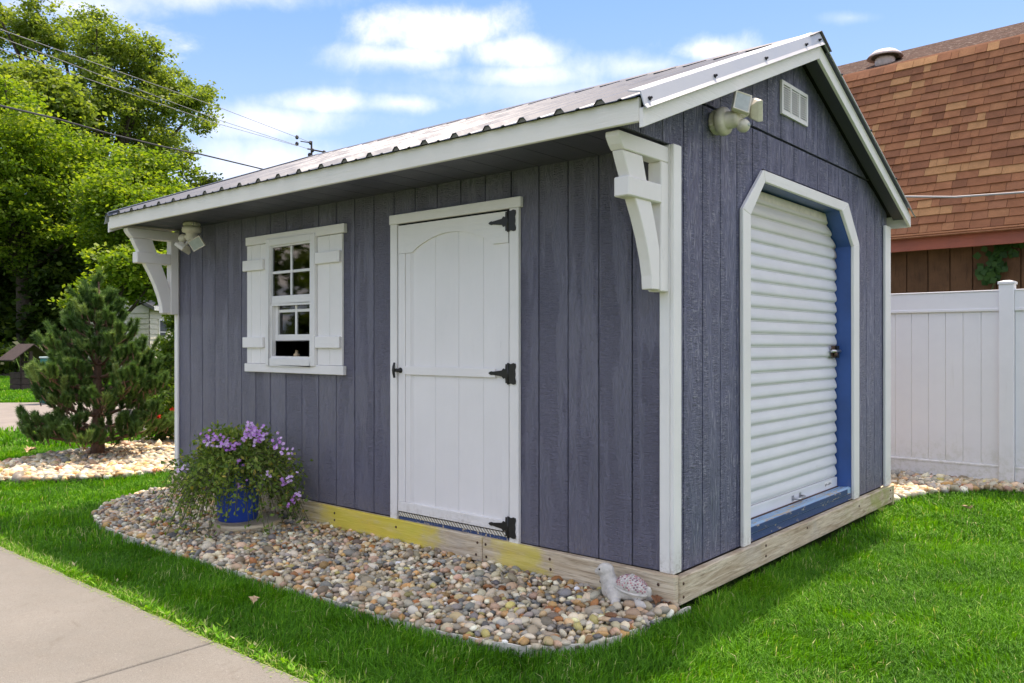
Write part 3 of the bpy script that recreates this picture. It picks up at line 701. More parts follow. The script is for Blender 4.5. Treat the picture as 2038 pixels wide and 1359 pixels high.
# top rail with arched underside
arch = [(-1.688+(.63)*i/20, 1.722+.093*math.sin(math.pi*(i/20))**.8) for i in range(21)]
m = MB(); y0, y1 = -.0190, -.0080
pts = [(dx0, 1.722)]+arch+[(dx1, 1.722)]; vs = []; fs = []
for x, z in pts: vs += [(x, y0, z), (x, y0, dz1), (x, y1, z), (x, y1, dz1)]
for i in range(len(pts)-1):
    a, b = 4*i, 4*i+4
    fs += [(a, b, b+1, a+1), (a+2, a+3, b+3, b+2), (a, a+2, b+2, b), (a+1, b+1, b+3, a+3)]
fs += [(0, 1, 3, 2), (4*len(pts)-4, 4*len(pts)-2, 4*len(pts)-1, 4*len(pts)-3)]
m.add(vs, fs).build('top_rail', 'whitex', door)
MB().box(dx0, dx0+.056, -.0195, -.008, .27, 1.7205).build('stile', 'door', door, bevel=.002)
MB().box(dx1-.050, dx1, -.0125, -.008, .27, 1.7205).build('stile', 'door', door, bevel=.001)
MB().box(dx0+.058, dx0+.100, -.0125, -.008, .27, 1.7205).build('stile', 'door', door, bevel=.001)
MB().box(dx0+.0565, dx1-.09, -.0215, -.013, 1.014, 1.062).build('middle_rail', 'whitex', door, bevel=.002)
MB().box(dx0, dx1, -.0215, -.008, dz0, .269).build('bottom_rail', 'whitex', door, bevel=.002)
MB().box(-1.80, -.955, -.018, -.001, .184, .206).build('threshold', 'tread', shed)
MB().box(-1.80, -.955, -.012, -.001, .164, .1835).build('threshold_strip', 'sillface', shed)
def hinge(z):
    h = link(bpy.data.objects.new('hinge', None)); h.parent = door
    y0, y1 = -.0265, -.0222; xh = -.944
    pl = [(xh+.002, -.056), (xh+.018, -.050), (xh+.036, -.056), (xh+.050, -.052), (xh+.052, -.038), (xh+.046, -.020), (xh+.049, 0), (xh+.046, .020), (xh+.052, .038), (xh+.050, .052), (xh+.036, .056), (xh+.018, .050), (xh+.002, .056)]
    MB().prism([(x, y0-.004, z+dz) for x, dz in pl], (0, .005, 0)).build('hinge_plate', 'black', h)
    st = [(xh-.002, -.050), (xh-.020, -.050), (xh-.022, -.022), (xh-.036, -.027), (xh-.046, -.016), (xh-.110, -.008), (xh-.120, -.010), (xh-.132, -.006), (xh-.140, 0)]
    st = st+[(x, -dz) for x, dz in reversed(st[:-1])]
    MB().prism([(x, y0, z+dz) for x, dz in st], (0, .004, 0)).build('hinge_strap', 'black', h)
    MB().tube([(xh, y0-.003, z-.056), (xh, y0-.003, z+.056)], .005, 8).build('hinge_pin', 'black', h, smooth=True)
for z in (1.832, 1.038, .240): hinge(z)
h = link(bpy.data.objects.new('door_handle', None)); h.parent = door
MB().lathe([(.016, 0), (.016, .005), (.008, .008), (.008, .03)], 12, Matrix.Translation((-1.782, -.020, 1.038)) @ Matrix.Rotation(math.radians(90), 4, 'X')).build('knob', 'black', h, smooth=True)
MB().tube([(-1.815, -.040, .995), (-1.812, -.048, 1.02), (-1.812, -.050, 1.04), (-1.812, -.048, 1.06), (-1.815, -.040, 1.082)], [.006, .008, .009, .008, .006], 8).build('grip', 'black', h, smooth=True)
MB().box(-1.825, -1.775, -.034, -.026, 1.028, 1.048).build('latch_bar', 'black', h, bevel=.002)
# ---------------- roll-up door
oi = [(.776, .155), (.776, 1.861), (.957, 2.059), (2.150, 2.052), (2.374, 1.842), (2.384, .155)]
oo = [(.692, .155), (.682, 1.882), (.935, 2.120), (2.265, 2.115), (2.486, 1.868), (2.486, .155)]
for i in range(5):
    a, b, c, d = oo[i], oo[i+1], oi[i+1], oi[i]
    MB().prism([(.003, *a), (.003, *b), (.003, *c), (.003, *d)], (.021, 0, 0)).build('door_casing', 'whitey' if i == 2 else 'white', shed, bevel=.003)
ji = oi
for i in range(5):
    a, b = oi[i], oi[i+1]
    na = Vector((b[1]-a[1], -(b[0]-a[0]))).normalized()*-.014
    MB().prism([(.002, a[0], a[1]), (.002, b[0], b[1]), (.002, b[0]+na.x, b[1]+na.y), (.002, a[0]+na.x, a[1]+na.y)], (-.122, 0, 0)).build('jamb_board', 'blue', shed)
def inside_y(z):
    y0 = .776 if z < 1.861 else .776+(z-1.861)/(2.059-1.861)*.181
    y1 = 2.384 if z < 1.842 else 2.374-(z-1.842)/.21*.224
    return y0+.004, y1-.016
pz = .0728; zz = .300; k = 0
while zz < 2.02:
    z0, z1 = zz, min(zz+pz, 2.03); y0, y1 = inside_y(z1)
    y0b, y1b = inside_y(z0)
    prof = [(0, -.1005), (.09, -.1000), (.15, -.0920), (.24, -.0880), (.36, -.0868), (.55, -.0885), (.75, -.0930), (.92, -.0985), (.985, -.1005)]
    vs = []; n = len(prof)
    for t, x in prof:
        z = z0+(z1-z0)*t; ya, yb = inside_y(z)
        vs += [(x, ya, z), (x, yb, z), (x-.004, ya, z), (x-.004, yb, z)]
    fs = []
    for i in range(n-1):
        a, b = 4*i, 4*i+4; fs += [(a, a+1, b+1, b), (a+2, b+2, b+3, a+3), (a, b, b+2, a+2), (a+1, a+3, b+3, b+1)]
    fs += [(0, 2, 3, 1), (4*n-4, 4*n-3, 4*n-1, 4*n-2)]
    MB().add(vs, fs).build('curtain_slat', 'slat', shed, smooth=False, fix=False)
    zz += pz; k += 1
y0, y1 = inside_y(.25)
MB().box(-.104, -.084, y0, y1, .236, .2985).build('bottom_bar', 'slat', shed, bevel=.003)
MB().box(-.115, -.075, y0, y1, .226, .2365).build('bottom_seal', 'tan', shed)
MB().box(-.118, -.108, .75, 2.42, .24, 2.07).build('curtain_backing', 'dark', shed)
MB().prism([(-.088, .93, 2.000), (-.088, 2.20, 1.990), (-.088, 2.17, 2.046), (-.088, .955, 2.052)], (-.02, 0, 0)).build('header_hood', 'beige', shed, bevel=.004)
sl_ = MB(); sl_.prism([(-.118, .778, .196), (.001, .778, .196), (.001, .778, .232), (-.012, .778, .240), (-.118, .778, .228)], (0, 1.603, 0)); sl_.build('sill_board', 'sill', shed)
MB().box(.0015, .008, .778, 2.30, .200, .233).build('sill_edge', 'sillface', shed, bevel=.002)
MB().box(-.02, .004, .778, 2.383, .157, .1955).build('sill_face', 'sillface', shed)
# pull handle, latch, sticker
hd = link(bpy.data.objects.new('pull_handle', None)); hd.parent = shed
MB().tube([(-.084, 1.60, .262), (-.055, 1.60, .262), (-.045, 1.615, .262), (-.045, 1.695, .266), (-.055, 1.71, .266), (-.084, 1.71, .266)], .006, 8).build('grip', 'steel', hd, smooth=True)
MB().box(-.0835, -.080, 1.585, 1.612, .247, .28).build('handle_plate', 'steel', hd); MB().box(-.0835, -.080, 1.70, 1.725, .251, .283).build('handle_plate', 'steel', hd)
lt = link(bpy.data.objects.new('slide_latch', None)); lt.parent = shed
MB().box(-.079, -.073, 2.24, 2.345, 1.100, 1.180).build('latch_plate', 'bolt', lt, bevel=.002)
MB().tube([(-.062, 2.20, 1.145), (-.062, 2.36, 1.145)], .010, 10).build('latch_bolt', 'steel', lt, smooth=True)
MB().lathe([(.016, 0), (.018, .01), (.010, .02)], 12, Matrix.Translation((-.070, 2.27, 1.125)) @ Matrix.Rotation(math.radians(90), 4, 'Y')).build('latch_knob', 'bolt', lt, smooth=True)
MB().box(-.073, -.060, 2.30, 2.34, 1.10, 1.18).build('latch_keeper', 'black', lt)
st = MB().box(-.0835, -.0825, 2.13, 2.26, .258, .290).build('sticker', 'white', shed)
m = MB()
for i in range(9):
    yy = 2.138+i*.013; hh = random.choice([.006, .010, .014]); z = .262+random.random()*.008
    m.box(-.0824, -.0819, yy, yy+.007, z, z+hh)
m.build('sticker_print', 'black', st)
# ---------------- gable vent
vent = MB()
vy0, vy1, vz0, vz1 = 1.200, 1.582, 2.480, 2.668
frame(vent, 0, 0, 0, 0, 0, 0, 0) if False else None
m = MB(); t = .020
def yb_(a, b, c, d, x0=.002, x1=.016): m.box(x0, x1, a, b, c, d)
yb_(vy0, vy0+t, vz0, vz1); yb_(vy1-t, vy1, vz0, vz1); yb_(vy0+t, vy1-t, vz1-t, vz1); yb_(vy0+t, vy1-t, vz0, vz0+t)
for k in (1, 2): yy = vy0+(vy1-vy0)*k/3; yb_(yy-.009, yy+.009, vz0+t, vz1-t)
vf = m.build('gable_vent', 'winvinyl', shed)
MB().box(.002, .004, vy0+.01, vy1-.01, vz0+.01, vz1-.01).build('vent_backing', 'dark', vf)
for c in range(3):
    ya = vy0+(vy1-vy0)*c/3+(.020 if c == 0 else .0095); yb2 = vy0+(vy1-vy0)*(c+1)/3-(.020 if c == 2 else .0095)
    for r in range(11):
        z = vz0+t+.004+r*.0132
        MB().prism([(.0095, ya, z), (.0135, ya, z-.001), (.0135, ya, z+.0050), (.0095, ya, z+.006)], (0, yb2-ya, 0)).build('louvre', 'winvinyl', vf, fix=False)

# ================================================================== flood lights
def floodlight(mat, label, heads, sens, group='twin head flood lights on the shed'):
    """built along +Z = away from the mounting surface"""
    t = thing('floodlight', label, 'flood light', group=group)
    t.matrix_world = mat
    pl = MB()
    pl.lathe([(.052, 0), (.056, .006), (.056, .026), (.050, .034)], 8); pl.build('mounting_box', 'beige', t, bevel=.002)
    for a in range(4):
        an = a*math.pi/2+.4; MB().ell((math.cos(an)*.05, math.sin(an)*.05, .016), (.012, .012, .016), 8, 6).build('screw_boss', 'beige', t, smooth=True)
    MB().lathe([(.060, .034), (.068, .040), (.069, .060), (.064, .074), (.050, .078), (.042, .080), (.040, .125), (.034, .138), (.0, .140)], 24, cap=False).build('body', 'beige', t, smooth=True)
    for hp, hdv, tilt in heads:
        hp = Vector(hp); d = Vector(hdv).normalized()
        MB().tube([(0, 0, .105), hp*.5+Vector((0, 0, .06)), hp-d*.02], [.016, .013, .012], 10).build('arm', 'beige', t, smooth=True)
        q = d.to_track_quat('Z', 'Y').to_matrix().to_4x4() @ Matrix.Rotation(tilt, 4, 'Z'); mm = Matrix.Translation(hp) @ q
        w, h = .050, .042; m = MB()
        pr = [(.6, -.030), (1, 0.0), (1, .022), (.9, .024)]
        vs = []
        for s_, z in pr: vs += [mm @ Vector((w*s_*a, h*s_*b, z)) for a, b in ((-1, -1), (1, -1), (1, 1), (-1, 1))]
        fs = [(3, 2, 1, 0)]+[(i*4+j, i*4+(j+1) % 4, i*4+4+(j+1) % 4, i*4+4+j) for i in range(3) for j in range(4)]
        vs += [mm @ Vector((w*.84*a, h*.82*b, .018)) for a, b in ((-1, -1), (1, -1), (1, 1), (-1, 1))]
        fs += [(12+j, 12+(j+1) % 4, 16+(j+1) % 4, 16+j) for j in range(4)]+[(16, 17, 18, 19)]
        hh = m.add(vs, fs).build('lamp_head', 'beige', t, bevel=.003)
        vs = [mm @ Vector((w*.83*a, h*.81*b, .0195)) for a, b in ((-1, -1), (1, -1), (1, 1), (-1, 1))]; vs += [v-d*.001 for v in vs]
        MB().add(vs, [(0, 1, 2, 3), (7, 6, 5, 4)]+[(j, (j+1) % 4, 4+(j+1) % 4, 4+j) for j in range(4)]).build('lens', 'lens', hh)
    sp = Vector(sens)
    MB().tube([(0, 0, .09), sp], [.018, .015], 10).build('sensor_arm', 'beige', t, smooth=True)
    s_ = MB().ell(sp, (.032, .032, .032), 16, 10).build('sensor', 'beige', t, smooth=True)
    MB().ell(sp+Vector((0, .0, .018)), (.020, .016, .016), 12, 8).build('sensor_eye', 'lens', t, smooth=True)
# gable light: local z -> world +X, local x -> world +Y, local y -> world +Z
mg = Matrix(((0, 0, 1, .022-.021), (1, 0, 0, .395), (0, 1, 0, 2.262), (0, 0, 0, 1)))
floodlight(mg, 'beige twin head flood light high on the gable wall left of the vent',
           [((-.015, .062, .150), (-.75, .30, .95), 0.0), ((.085, .050, .175), (.9, .25, .9), .25)], (.015, -.035, .150))
# soffit light: local z -> world -Z
ms_ = Matrix(((1, 0, 0, -3.93), (0, -1, 0, -.16), (0, 0, -1, 2.094), (0, 0, 0, 1)))
floodlight(ms_, 'beige twin head flood light under the eave above the left corner of the shed',
           [((.110, .015, .165), (.75, .85, .25), .5), ((-.01, .06, .19), (-.45, .5, .9), .4)], (-.075, .03, .115))

# ================================================================== pebbles
def ico(sub):
    bm = bmesh.new(); bmesh.ops.create_icosphere(bm, subdivisions=sub, radius=1); v = np.array([x.co[:] for x in bm.verts]); f = np.array([[q.index for q in p.verts] for p in bm.faces]); bm.free(); return v, f
I1 = ico(1); I2 = ico(2)
PCOL = np.array([(.62, .57, .48), (.55, .50, .43), (.50, .48, .45), (.36, .355, .35), (.26, .27, .285), (.17, .18, .20), (.55, .43, .29), (.46, .30, .15), (.36, .17, .07), (.52, .38, .31), (.64, .62, .57), (.50, .46, .22), (.40, .36, .30), (.27, .22, .18)])
PWT = np.array([13, 12, 10, 9, 7, 5, 9, 6, 3.5, 8, 6, 3, 9, 5.]); PWT /= PWT.sum()
PWT2 = np.array([18, 16, 9, 5, 3, 1, 12, 4, 1.5, 8, 12, 2, 6, 2.]); PWT2 /= PWT2.sum()
def blobshape(v, k, r):
    """lumpy pebble from a unit sphere"""
    out = v.copy()
    for _ in range(k):
        d = unit(r.normal(size=3)); out *= (1+.16*np.sin((out@d)*2.2+r.random()*6))[:, None]
    return out
def rotmats(n, r, tilt=.5):
    a = r.random(n)*2*np.pi; t = r.normal(0, tilt, n); p = r.random(n)*2*np.pi
    ca, sa = np.cos(a), np.sin(a); Rz = np.zeros((n, 3, 3)); Rz[:, 0, 0] = ca; Rz[:, 0, 1] = -sa; Rz[:, 1, 0] = sa; Rz[:, 1, 1] = ca; Rz[:, 2, 2] = 1
    k = np.stack([np.cos(p), np.sin(p), np.zeros(n)], 1); K = np.zeros((n, 3, 3)); K[:, 0, 1] = -k[:, 2]; K[:, 0, 2] = k[:, 1]; K[:, 1, 0] = k[:, 2]; K[:, 1, 2] = -k[:, 0]; K[:, 2, 0] = -k[:, 1]; K[:, 2, 1] = k[:, 0]
    R = np.eye(3)+np.sin(t)[:, None, None]*K+(1-np.cos(t))[:, None, None]*(K@K); return R@Rz
def scatter(poly, n, rmin, r):
    xs = [p[0] for p in poly]; ys = [p[1] for p in poly]; pts = []; cell = {}; tries = 0
    cs = rmin; cand = np.stack([r.uniform(min(xs), max(xs), n*9), r.uniform(min(ys), max(ys), n*9)], 1); cand = cand[inpoly(cand, poly)]
    for x, y in cand:
        i, j = int(x//cs), int(y//cs); ok = True
        for a in (-1, 0, 1):
            for b in (-1, 0, 1):
                for q in cell.get((i+a, j+b), ()):
                    if (q[0]-x)**2+(q[1]-y)**2 < rmin*rmin: ok = False; break
                if not ok: break
            if not ok: break
        if ok:
            cell.setdefault((i, j), []).append((x, y)); pts.append((x, y))
            if len(pts) >= n: break
    return np.array(pts)
def pebble_bed(name, label, poly, layers, size, wt, nsingle, seed, hfun=None):
    r = np.random.default_rng(seed); C = []; 
    for rm, z0, z1 in layers:
        p = scatter(poly, 12000, rm, r); z = r.uniform(z0, z1, len(p)); C.append(np.column_stack([p, z]))
    C = np.concatenate(C); n = len(C)
    sc = size*np.exp(r.normal(0, .24, n)); sc = np.clip(sc, size*.55, size*1.7)
    ax = np.stack([r.uniform(1.0, 1.45, n), r.uniform(.82, 1.1, n), r.uniform(.55, .85, n)], 1)*sc[:, None]
    R = rotmats(n, r, .45); col = PCOL[r.choice(len(PCOL), n, p=wt)]**1.18*np.exp(r.normal(.17, .28, (n, 1)))*np.exp(r.normal(0, .03, (n, 3)))*np.array([1.06, 1.0, .82])
    if hfun is not None: C[:, 2] += hfun(C)
    par = link(bpy.data.objects.new(name, None)); tag(par, kind='structure')
    f, px = depth_px(C); score = sc/np.maximum(f, .5)+(C[:, 2] > .018)*.004-((px < -40) | (px > 2080))*1.
    order = np.argsort(-score); single = set(order[:nsingle].tolist())
    if nsingle:
        shapes = []
        for k in range(8):
            vs = blobshape(I2[0], 3, r); me = bpy.data.meshes.new('pebble'); me.from_pydata(vs.tolist(), [], I2[1].tolist()); me.shade_smooth(); me.materials.append(MAT['pebbleobj']); shapes.append(me)
        for q, i in enumerate(order[:nsingle]):
            o = link(bpy.data.objects.new('pebble', shapes[q % 8])); o.parent = par
            m3 = Matrix(R[i].tolist()) @ Matrix.Diagonal(ax[i].tolist()); o.matrix_local = Matrix.Translation(C[i].tolist()) @ m3.to_4x4(); o.color = (*np.clip(col[i], 0, 1).tolist(), 1)
    rest = np.array([i for i in range(n) if i not in single]); near = rest[:0]; far = rest
    Vs = []; Fs = []; Cs = []; k0 = 0
    bases = [(blobshape(I2[0], 3, r), I2[1]) for _ in range(8)]; bases1 = [(blobshape(I1[0], 2, r), I1[1]) for _ in range(8)]
    for idx, bs in ((near, bases), (far, bases1)):
        for b in range(8):
            ii = idx[b::8]
            if not len(ii): continue
            v = bs[b][0][None]*ax[ii][:, None, :]; v = np.einsum('nij,nkj->nki', R[ii], v)+C[ii][:, None, :]
            nv = v.shape[1]; F = bs[b][1][None]+(np.arange(len(ii))*nv)[:, None, None]+k0
            Vs.append(v.reshape(-1, 3)); Fs.append(F.reshape(-1, 3)); Cs.append(np.repeat(np.column_stack([np.clip(col[ii], 0, 1), np.ones(len(ii))]), nv, 0)); k0 += len(ii)*nv
    o = npmesh('pebble_mass', np.concatenate(Vs), np.concatenate(Fs), 'pebble', par, {'pc': np.concatenate(Cs)}, True); o['kind'] = 'stuff'
    return par
pebble_bed('pebble_bed', '', BEDP, [(.026, .000, .010), (.027, .014, .028)], .0168, PWT, 300, 3, lambda C: .004+.010*np.clip((C[:, 1]+.55)/.5, -.3, 1))
pebble_bed('pine_bed_pebbles', '', LBED, [(.050, .0, .02), (.060, .012, .03)], .034, PWT2, 0, 4)
pebble_bed('fence_bed_pebbles', '', [(max(x, -1.6), y) for x, y in RBED if True], [(.042, .0, .02), (.050, .012, .03)], .030, PWT2, 0, 5)
# edging strip
def strip(name, pts, h, w, label):
    m = MB(); n = len(pts); vs = []; P_ = [Vector((x, y, 0)) for x, y in pts]
    for i, p in enumerate(P_):
        t = (P_[min(i+1, n-1)]-P_[max(i-1, 0)]).normalized(); nn = Vector((-t.y, t.x, 0))*w/2
        z = h+.002*math.sin(i*1.7)
        vs += [p-nn+Vector((0, 0, -.03)), p-nn+Vector((0, 0, z-.002)), p+Vector((0, 0, z)), p+nn+Vector((0, 0, z-.002)), p+nn+Vector((0, 0, -.03))]
    fs = [(5*i+j, 5*i+j+1, 5*i+j+6, 5*i+j+5) for i in range(n-1) for j in range(4)]
    o = m.add(vs, fs).build(name, 'edging', None, fix=True); tag(o, label, 'edging'); return o
def smoothline(p, k=4):
    out = []; n = len(p)
    for i in range(n-1):
        a, b, c, d = [Vector((*p[j], 0)) for j in (max(i-1, 0), i, i+1, min(i+2, n-1))]
        for s in range(k):
            t = s/k; out.append(.5*((2*b)+(c-a)*t+(2*a-5*b+4*c-d)*t*t+(3*b-a-3*c+d)*t**3))
    out.append(Vector((*p[-1], 0))); return [(v.x, v.y) for v in out]
strip('lawn_edging', smoothline(BED[1:]), .017, .007, 'thin white edging strip curving round the pebble bed before the shed')

# ================================================================== lawn
def grass(name, n, dmin, dmax, h, w, seed, pxm=(-120, 2160), dens_edge=None):
    r = np.random.default_rng(seed)
    f = np.sqrt(r.uniform(dmin**2, dmax**2, n)); px = r.uniform(pxm[0], pxm[1], n)
    rr = (px-CX)/FPX*f; P_ = np.column_stack([CAM.x-f*RY+rr*RX, CAM.y+f*RX+rr*RY])
    ok = np.ones(n, bool)
    for poly in (BED[:-1]+[(.03, .1), (-4.4, .1)], LBED, RBED, [(x, y+(.02 if y > -2 else 0)*0) for x, y in PATHP], SHEDP, ROADP): ok &= ~inpoly(P_, poly)
    ok &= P_[:, 1] < 4.8+20*(P_[:, 0] < -6)
    P_ = P_[ok]; f = f[ok]; n = len(P_)
    # mown clumps: neighbouring blades share a lean and a tint
    def fld(s, ph): return np.sin(P_[:, 0]*s+ph+1.3*np.sin(P_[:, 1]*s*.7+ph*2))*np.cos(P_[:, 1]*s*1.1-ph+1.1*np.sin(P_[:, 0]*s*.6))
    az = r.uniform(0, 2*np.pi, n)*.55+2.2*fld(5.1, .4)+1.3*fld(13., 1.9); lean = np.clip(r.normal(.55, .28, n), .05, 1.3)
    patch = .5+.28*fld(2.3, 1.1)+.22*fld(6.7, 2.2)
    hh = h*np.clip(r.normal(1, .28, n), .4, 1.9)*(.85+.3*patch)
    edge = np.abs(P_[:, 1]+1.535) < .10
    v = np.clip(.22+.50*patch*.8+r.normal(0, .17, n), 0, .93)
    v[edge] = np.clip(v[edge]+.25*r.random(edge.sum()), 0, .96); dead = r.random(n) < np.where(edge, .18, .022+.09*(fld(2.9, 3.)*fld(7., .3) > .45)); v[dead] = r.uniform(.93, 1., dead.sum())
    d = np.stack([np.cos(az), np.sin(az), np.zeros(n)], 1); s = np.stack([-np.sin(az+r.normal(0, .5, n)), np.cos(az), np.zeros(n)], 1); s = unit(s)
    ww = w*np.clip(r.normal(1, .25, n), .5, 1.7)
    B = np.column_stack([P_, np.full(n, -.03)]); H = (hh+.0)[:, None]; up = np.array([[0, 0, 1.]])
    mid = B+up*H*.62+d*H*lean[:, None]*.28; tip = B+up*H*(1.05-.35*lean[:, None])+d*H*lean[:, None]*.95
    V = np.stack([B-s*ww[:, None]/2, B+s*ww[:, None]/2, mid+s*ww[:, None]*.45, mid-s*ww[:, None]*.45, tip], 1)
    k = np.arange(n)[:, None]*5
    F = np.concatenate([k+np.array([[0, 1, 2]]), k+np.array([[0, 2, 3]]), k+np.array([[3, 2, 4]])])
    o = npmesh(name, V.reshape(-1, 3), F, 'grass', None, {'v': np.repeat(v, 5)}); tag(o, {'a': 'short green lawn grass in the foreground around the shed', 'b': 'green lawn grass in the middle distance', 'c': 'green grass verge beyond the pebble bed and drive'}[name[-1]], 'grass', kind='stuff'); o.name = 'lawn_grass'
    return o
grass('lawn_a', 260000, 2.2, 4.9, .047, .0034, 21)
grass('lawn_b', 200000, 4.9, 9.5, .049, .0060, 22)
grass('lawn_c', 120000, 9.5, 30, .08, .020, 23, (-150, 900))

r = np.random.default_rng(88); C = []; D = []
for _ in range(150):
    x = r.uniform(-5, 1.2); y = -1.535+abs(r.normal(0, .05))+.01; k = r.integers(5, 10); a = r.random(k)*6.28
    C += [(x+.004*math.cos(q), y+.004*math.sin(q), r.uniform(-.01, .012)) for q in a]; D += [(math.cos(q), math.sin(q), r.uniform(.25, .9)) for q in a]
C = np.array(C); D = unit(np.array(D)); Sd = unit(np.cross(D, np.tile([0, 0, 1.], (len(C), 1)))); Vv, Ff = leaves(C, D, Sd, r.uniform(.018, .045, len(C)), r.uniform(.006, .014, len(C)))
tag(npmesh('path_edge_weeds', Vv, Ff, 'grass', None, {'v': np.repeat(np.clip(r.normal(.72, .18, len(C)), 0, 1), 4)}), 'low yellow green weeds sprouting along the edge of the concrete path', 'weeds', kind='stuff')
n = 2600; C = np.column_stack([r.uniform(-5, 1.3, n), -1.535-np.abs(r.normal(0, .018, n)), np.full(n, .0055)+r.random(n)*.003]); q = r.random(n)*6.28; D = np.column_stack([np.cos(q), np.sin(q), np.zeros(n)]); Sd = np.column_stack([-np.sin(q), np.cos(q), np.zeros(n)])
Vv, Ff = leaves(C, D, Sd, r.uniform(.006, .022, n), r.uniform(.0015, .004, n)); tag(npmesh('grass_clippings', Vv, Ff, 'grass', None, {'v': np.repeat(r.uniform(.75, 1, n), 4)}), 'dry grass clippings lying on the edge of the concrete path', 'clippings', kind='stuff')
# ================================================================== fence
fence = thing('vinyl_fence', 'white vinyl privacy fence standing right behind the shed', 'fence', (0, 4.75, 0))
fx = [.515-2.20*k for k in range(0, 3)]+[.515+2.2]
for x in fx:
    m = MB(); m.box(x-.056, x+.056, -.056, .056, 0, 1.695)
    p = m.build('post', 'vinyl', fence, bevel=.004)
    m = MB(); m.box(x-.064, x+.064, -.064, .064, 1.6955, 1.718)
    m.add([(x-.060, -.060, 1.718), (x+.060, -.060, 1.718), (x+.060, .060, 1.718), (x-.060, .060, 1.718), (x-.02, -.02, 1.730), (x+.02, -.02, 1.730), (x+.02, .02, 1.730), (x-.02, .02, 1.730)], [(0, 1, 5, 4), (1, 2, 6, 5), (2, 3, 7, 6), (3, 0, 4, 7), (4, 5, 6, 7), (3, 2, 1, 0)])
    m.build('post_cap', 'vinyl', p, bevel=.002)
for a in sorted(fx)[:-1]:
    x0, x1 = a+.057, a+2.2-.057
    for z0, z1 in ((1.468, 1.640), (.040, .165)):
        m = MB(); m.box(x0, x1, -.024, .024, z0, z1); m.box(x0, x1, -.030, .030, z1-.022, z1-.004) if z0 < 1 else m.box(x0, x1, -.030, .030, z0+.004, z0+.028)
        m.box(x0, x1, -.031, .031, (z1+.0 if z0 > 1 else z0-.012), (z1+.012 if z0 > 1 else z0))
        m.build('rail', 'vinyl', fence, bevel=.003)
    n = 15; w = (x1-x0)/n
    for i in range(n): MB().box(x0+i*w+.0015, x0+(i+1)*w-.0015, -.011, .011, .1655, 1.4675).build('board', 'vinyl', fence, bevel=.002)

# ================================================================== barn with gambrel roof
RB = math.radians(-4)
b0 = Vector((-.793, 8.917))
barn = thing('barn', 'brown barn with steep rust coloured shingle roof behind the white fence', 'barn', (b0.x, b0.y, 0), RB)
X0, X1 = -5.5, 4.5
MB().box(X0+.2, X1-.2, .03, 6.0, 0, 2.72).build('wall_core', 'barn', barn)
x = X0+.2
while x < X1-.2:
    MB().box(x+.004, min(x+.272, X1-.2)-.004, .0, .029, 0, 2.62).build('siding_board', 'barn', barn, bevel=.004); x += .276
MB().box(X0, X1, -.30, -.26, 2.44, 2.62).build('fascia_board', 'barnfascia', barn, bevel=.004)
MB().box(X0, X1, -.259, .0, 2.50, 2.515).build('soffit', 'barn', barn)
E0 = Vector((0, -.32, 2.665)); E1 = Vector((0, .80, 5.34)); T2 = Vector((0, 3.2, 6.35))
sl_v = (E1-E0); sl_n = Vector((0, -sl_v.z, sl_v.y)).normalized()
MB().prism([(X0, E0.y, E0.z-.03), (X0, E0.y, E0.z), (X0, E1.y, E1.z), (X0, T2.y, T2.z), (X0, T2.y+2.4, E1.z), (X0, T2.y+3.5, E0.z-.03)], (X1-X0, 0, 0)).build('roof_core', 'lichen', barn)
# flared starter courses at the eave and courses up the slope
NC = 23; cl = sl_v.length/NC; D_ = sl_v.normalized()
tabs = []
for c in range(NC):
    x = X0-random.random()*.25
    while x < X1:
        w = random.choice([.10, .15, .18, .21, .24, .27])
        if x+w > X0: tabs.append((max(x, X0), min(x+w, X1), c))
        x += w
def tab_geo(m, x0, x1, c, t):
    a = E0+D_*(c*cl+random.uniform(-.003, .003)); b = E0+D_*min((c+1.25)*cl, NC*cl+.02); o0 = sl_n*(.020+t); o1 = sl_n*.002
    up = a+o0; dn = a+sl_n*.0005; tp = b+o1; g = .0022
    vs = [(x0+g, dn.y, dn.z), (x1-g, dn.y, dn.z), (x1-g, up.y, up.z), (x0+g, up.y, up.z), (x1-g, tp.y, tp.z), (x0+g, tp.y, tp.z)]
    return m.add(vs, [(0, 1, 2, 3), (3, 2, 4, 5), (0, 3, 5), (1, 4, 2), (0, 5, 4, 1)])
def tab_vis(t):
    pc = E0+D_*(t[2]*cl); wx = b0.x+math.cos(RB)*((t[0]+t[1])/2)-math.sin(RB)*pc.y; wy = b0.y+math.sin(RB)*((t[0]+t[1])/2)+math.cos(RB)*pc.y
    f, px = depth_px(np.array([[wx, wy]])); py = CY-FPX*(pc.z-CAM.z)/f[0]; px = px[0]
    # outline of the shed gable hides what is left of it
    lim = 1640+(py-60)*.44 if py > 60 else 1640
    return (px > lim-15) and px < 2055, -f[0]
vis = [(tab_vis(t), t) for t in tabs]; seen = sorted([v for v in vis if v[0][0]], key=lambda v: -v[0][1]); rest = [v[1] for v in vis if not v[0][0]]+[v[1] for v in seen[300:]]
wts = [26, 22, 20, 13, 12, 7]
for _, t in seen[:300]:
    k = random.choices(range(6), wts)[0]; tab_geo(MB(), *t, random.choice([0, .004, .008])).build('shingle', SH[k], barn, fix=False)
ms = [MB() for _ in range(6)]
for t in rest: tab_geo(ms[random.choices(range(6), wts)[0]], *t, random.choice([0, .004, .008]))
V = []; F = []; MI = []
for k, m in enumerate(ms):
    o_ = len(V); V += m.v; F += [tuple(i+o_ for i in f) for f in m.f]; MI += [k]*len(m.f)
me = bpy.data.meshes.new('shingle_mass'); me.from_pydata(V, [], F); [me.materials.append(s_) for s_ in SH]; me.polygons.foreach_set('material_index', MI)
o = link(bpy.data.objects.new('shingle_mass', me)); o.parent = barn; o['kind'] = 'stuff'
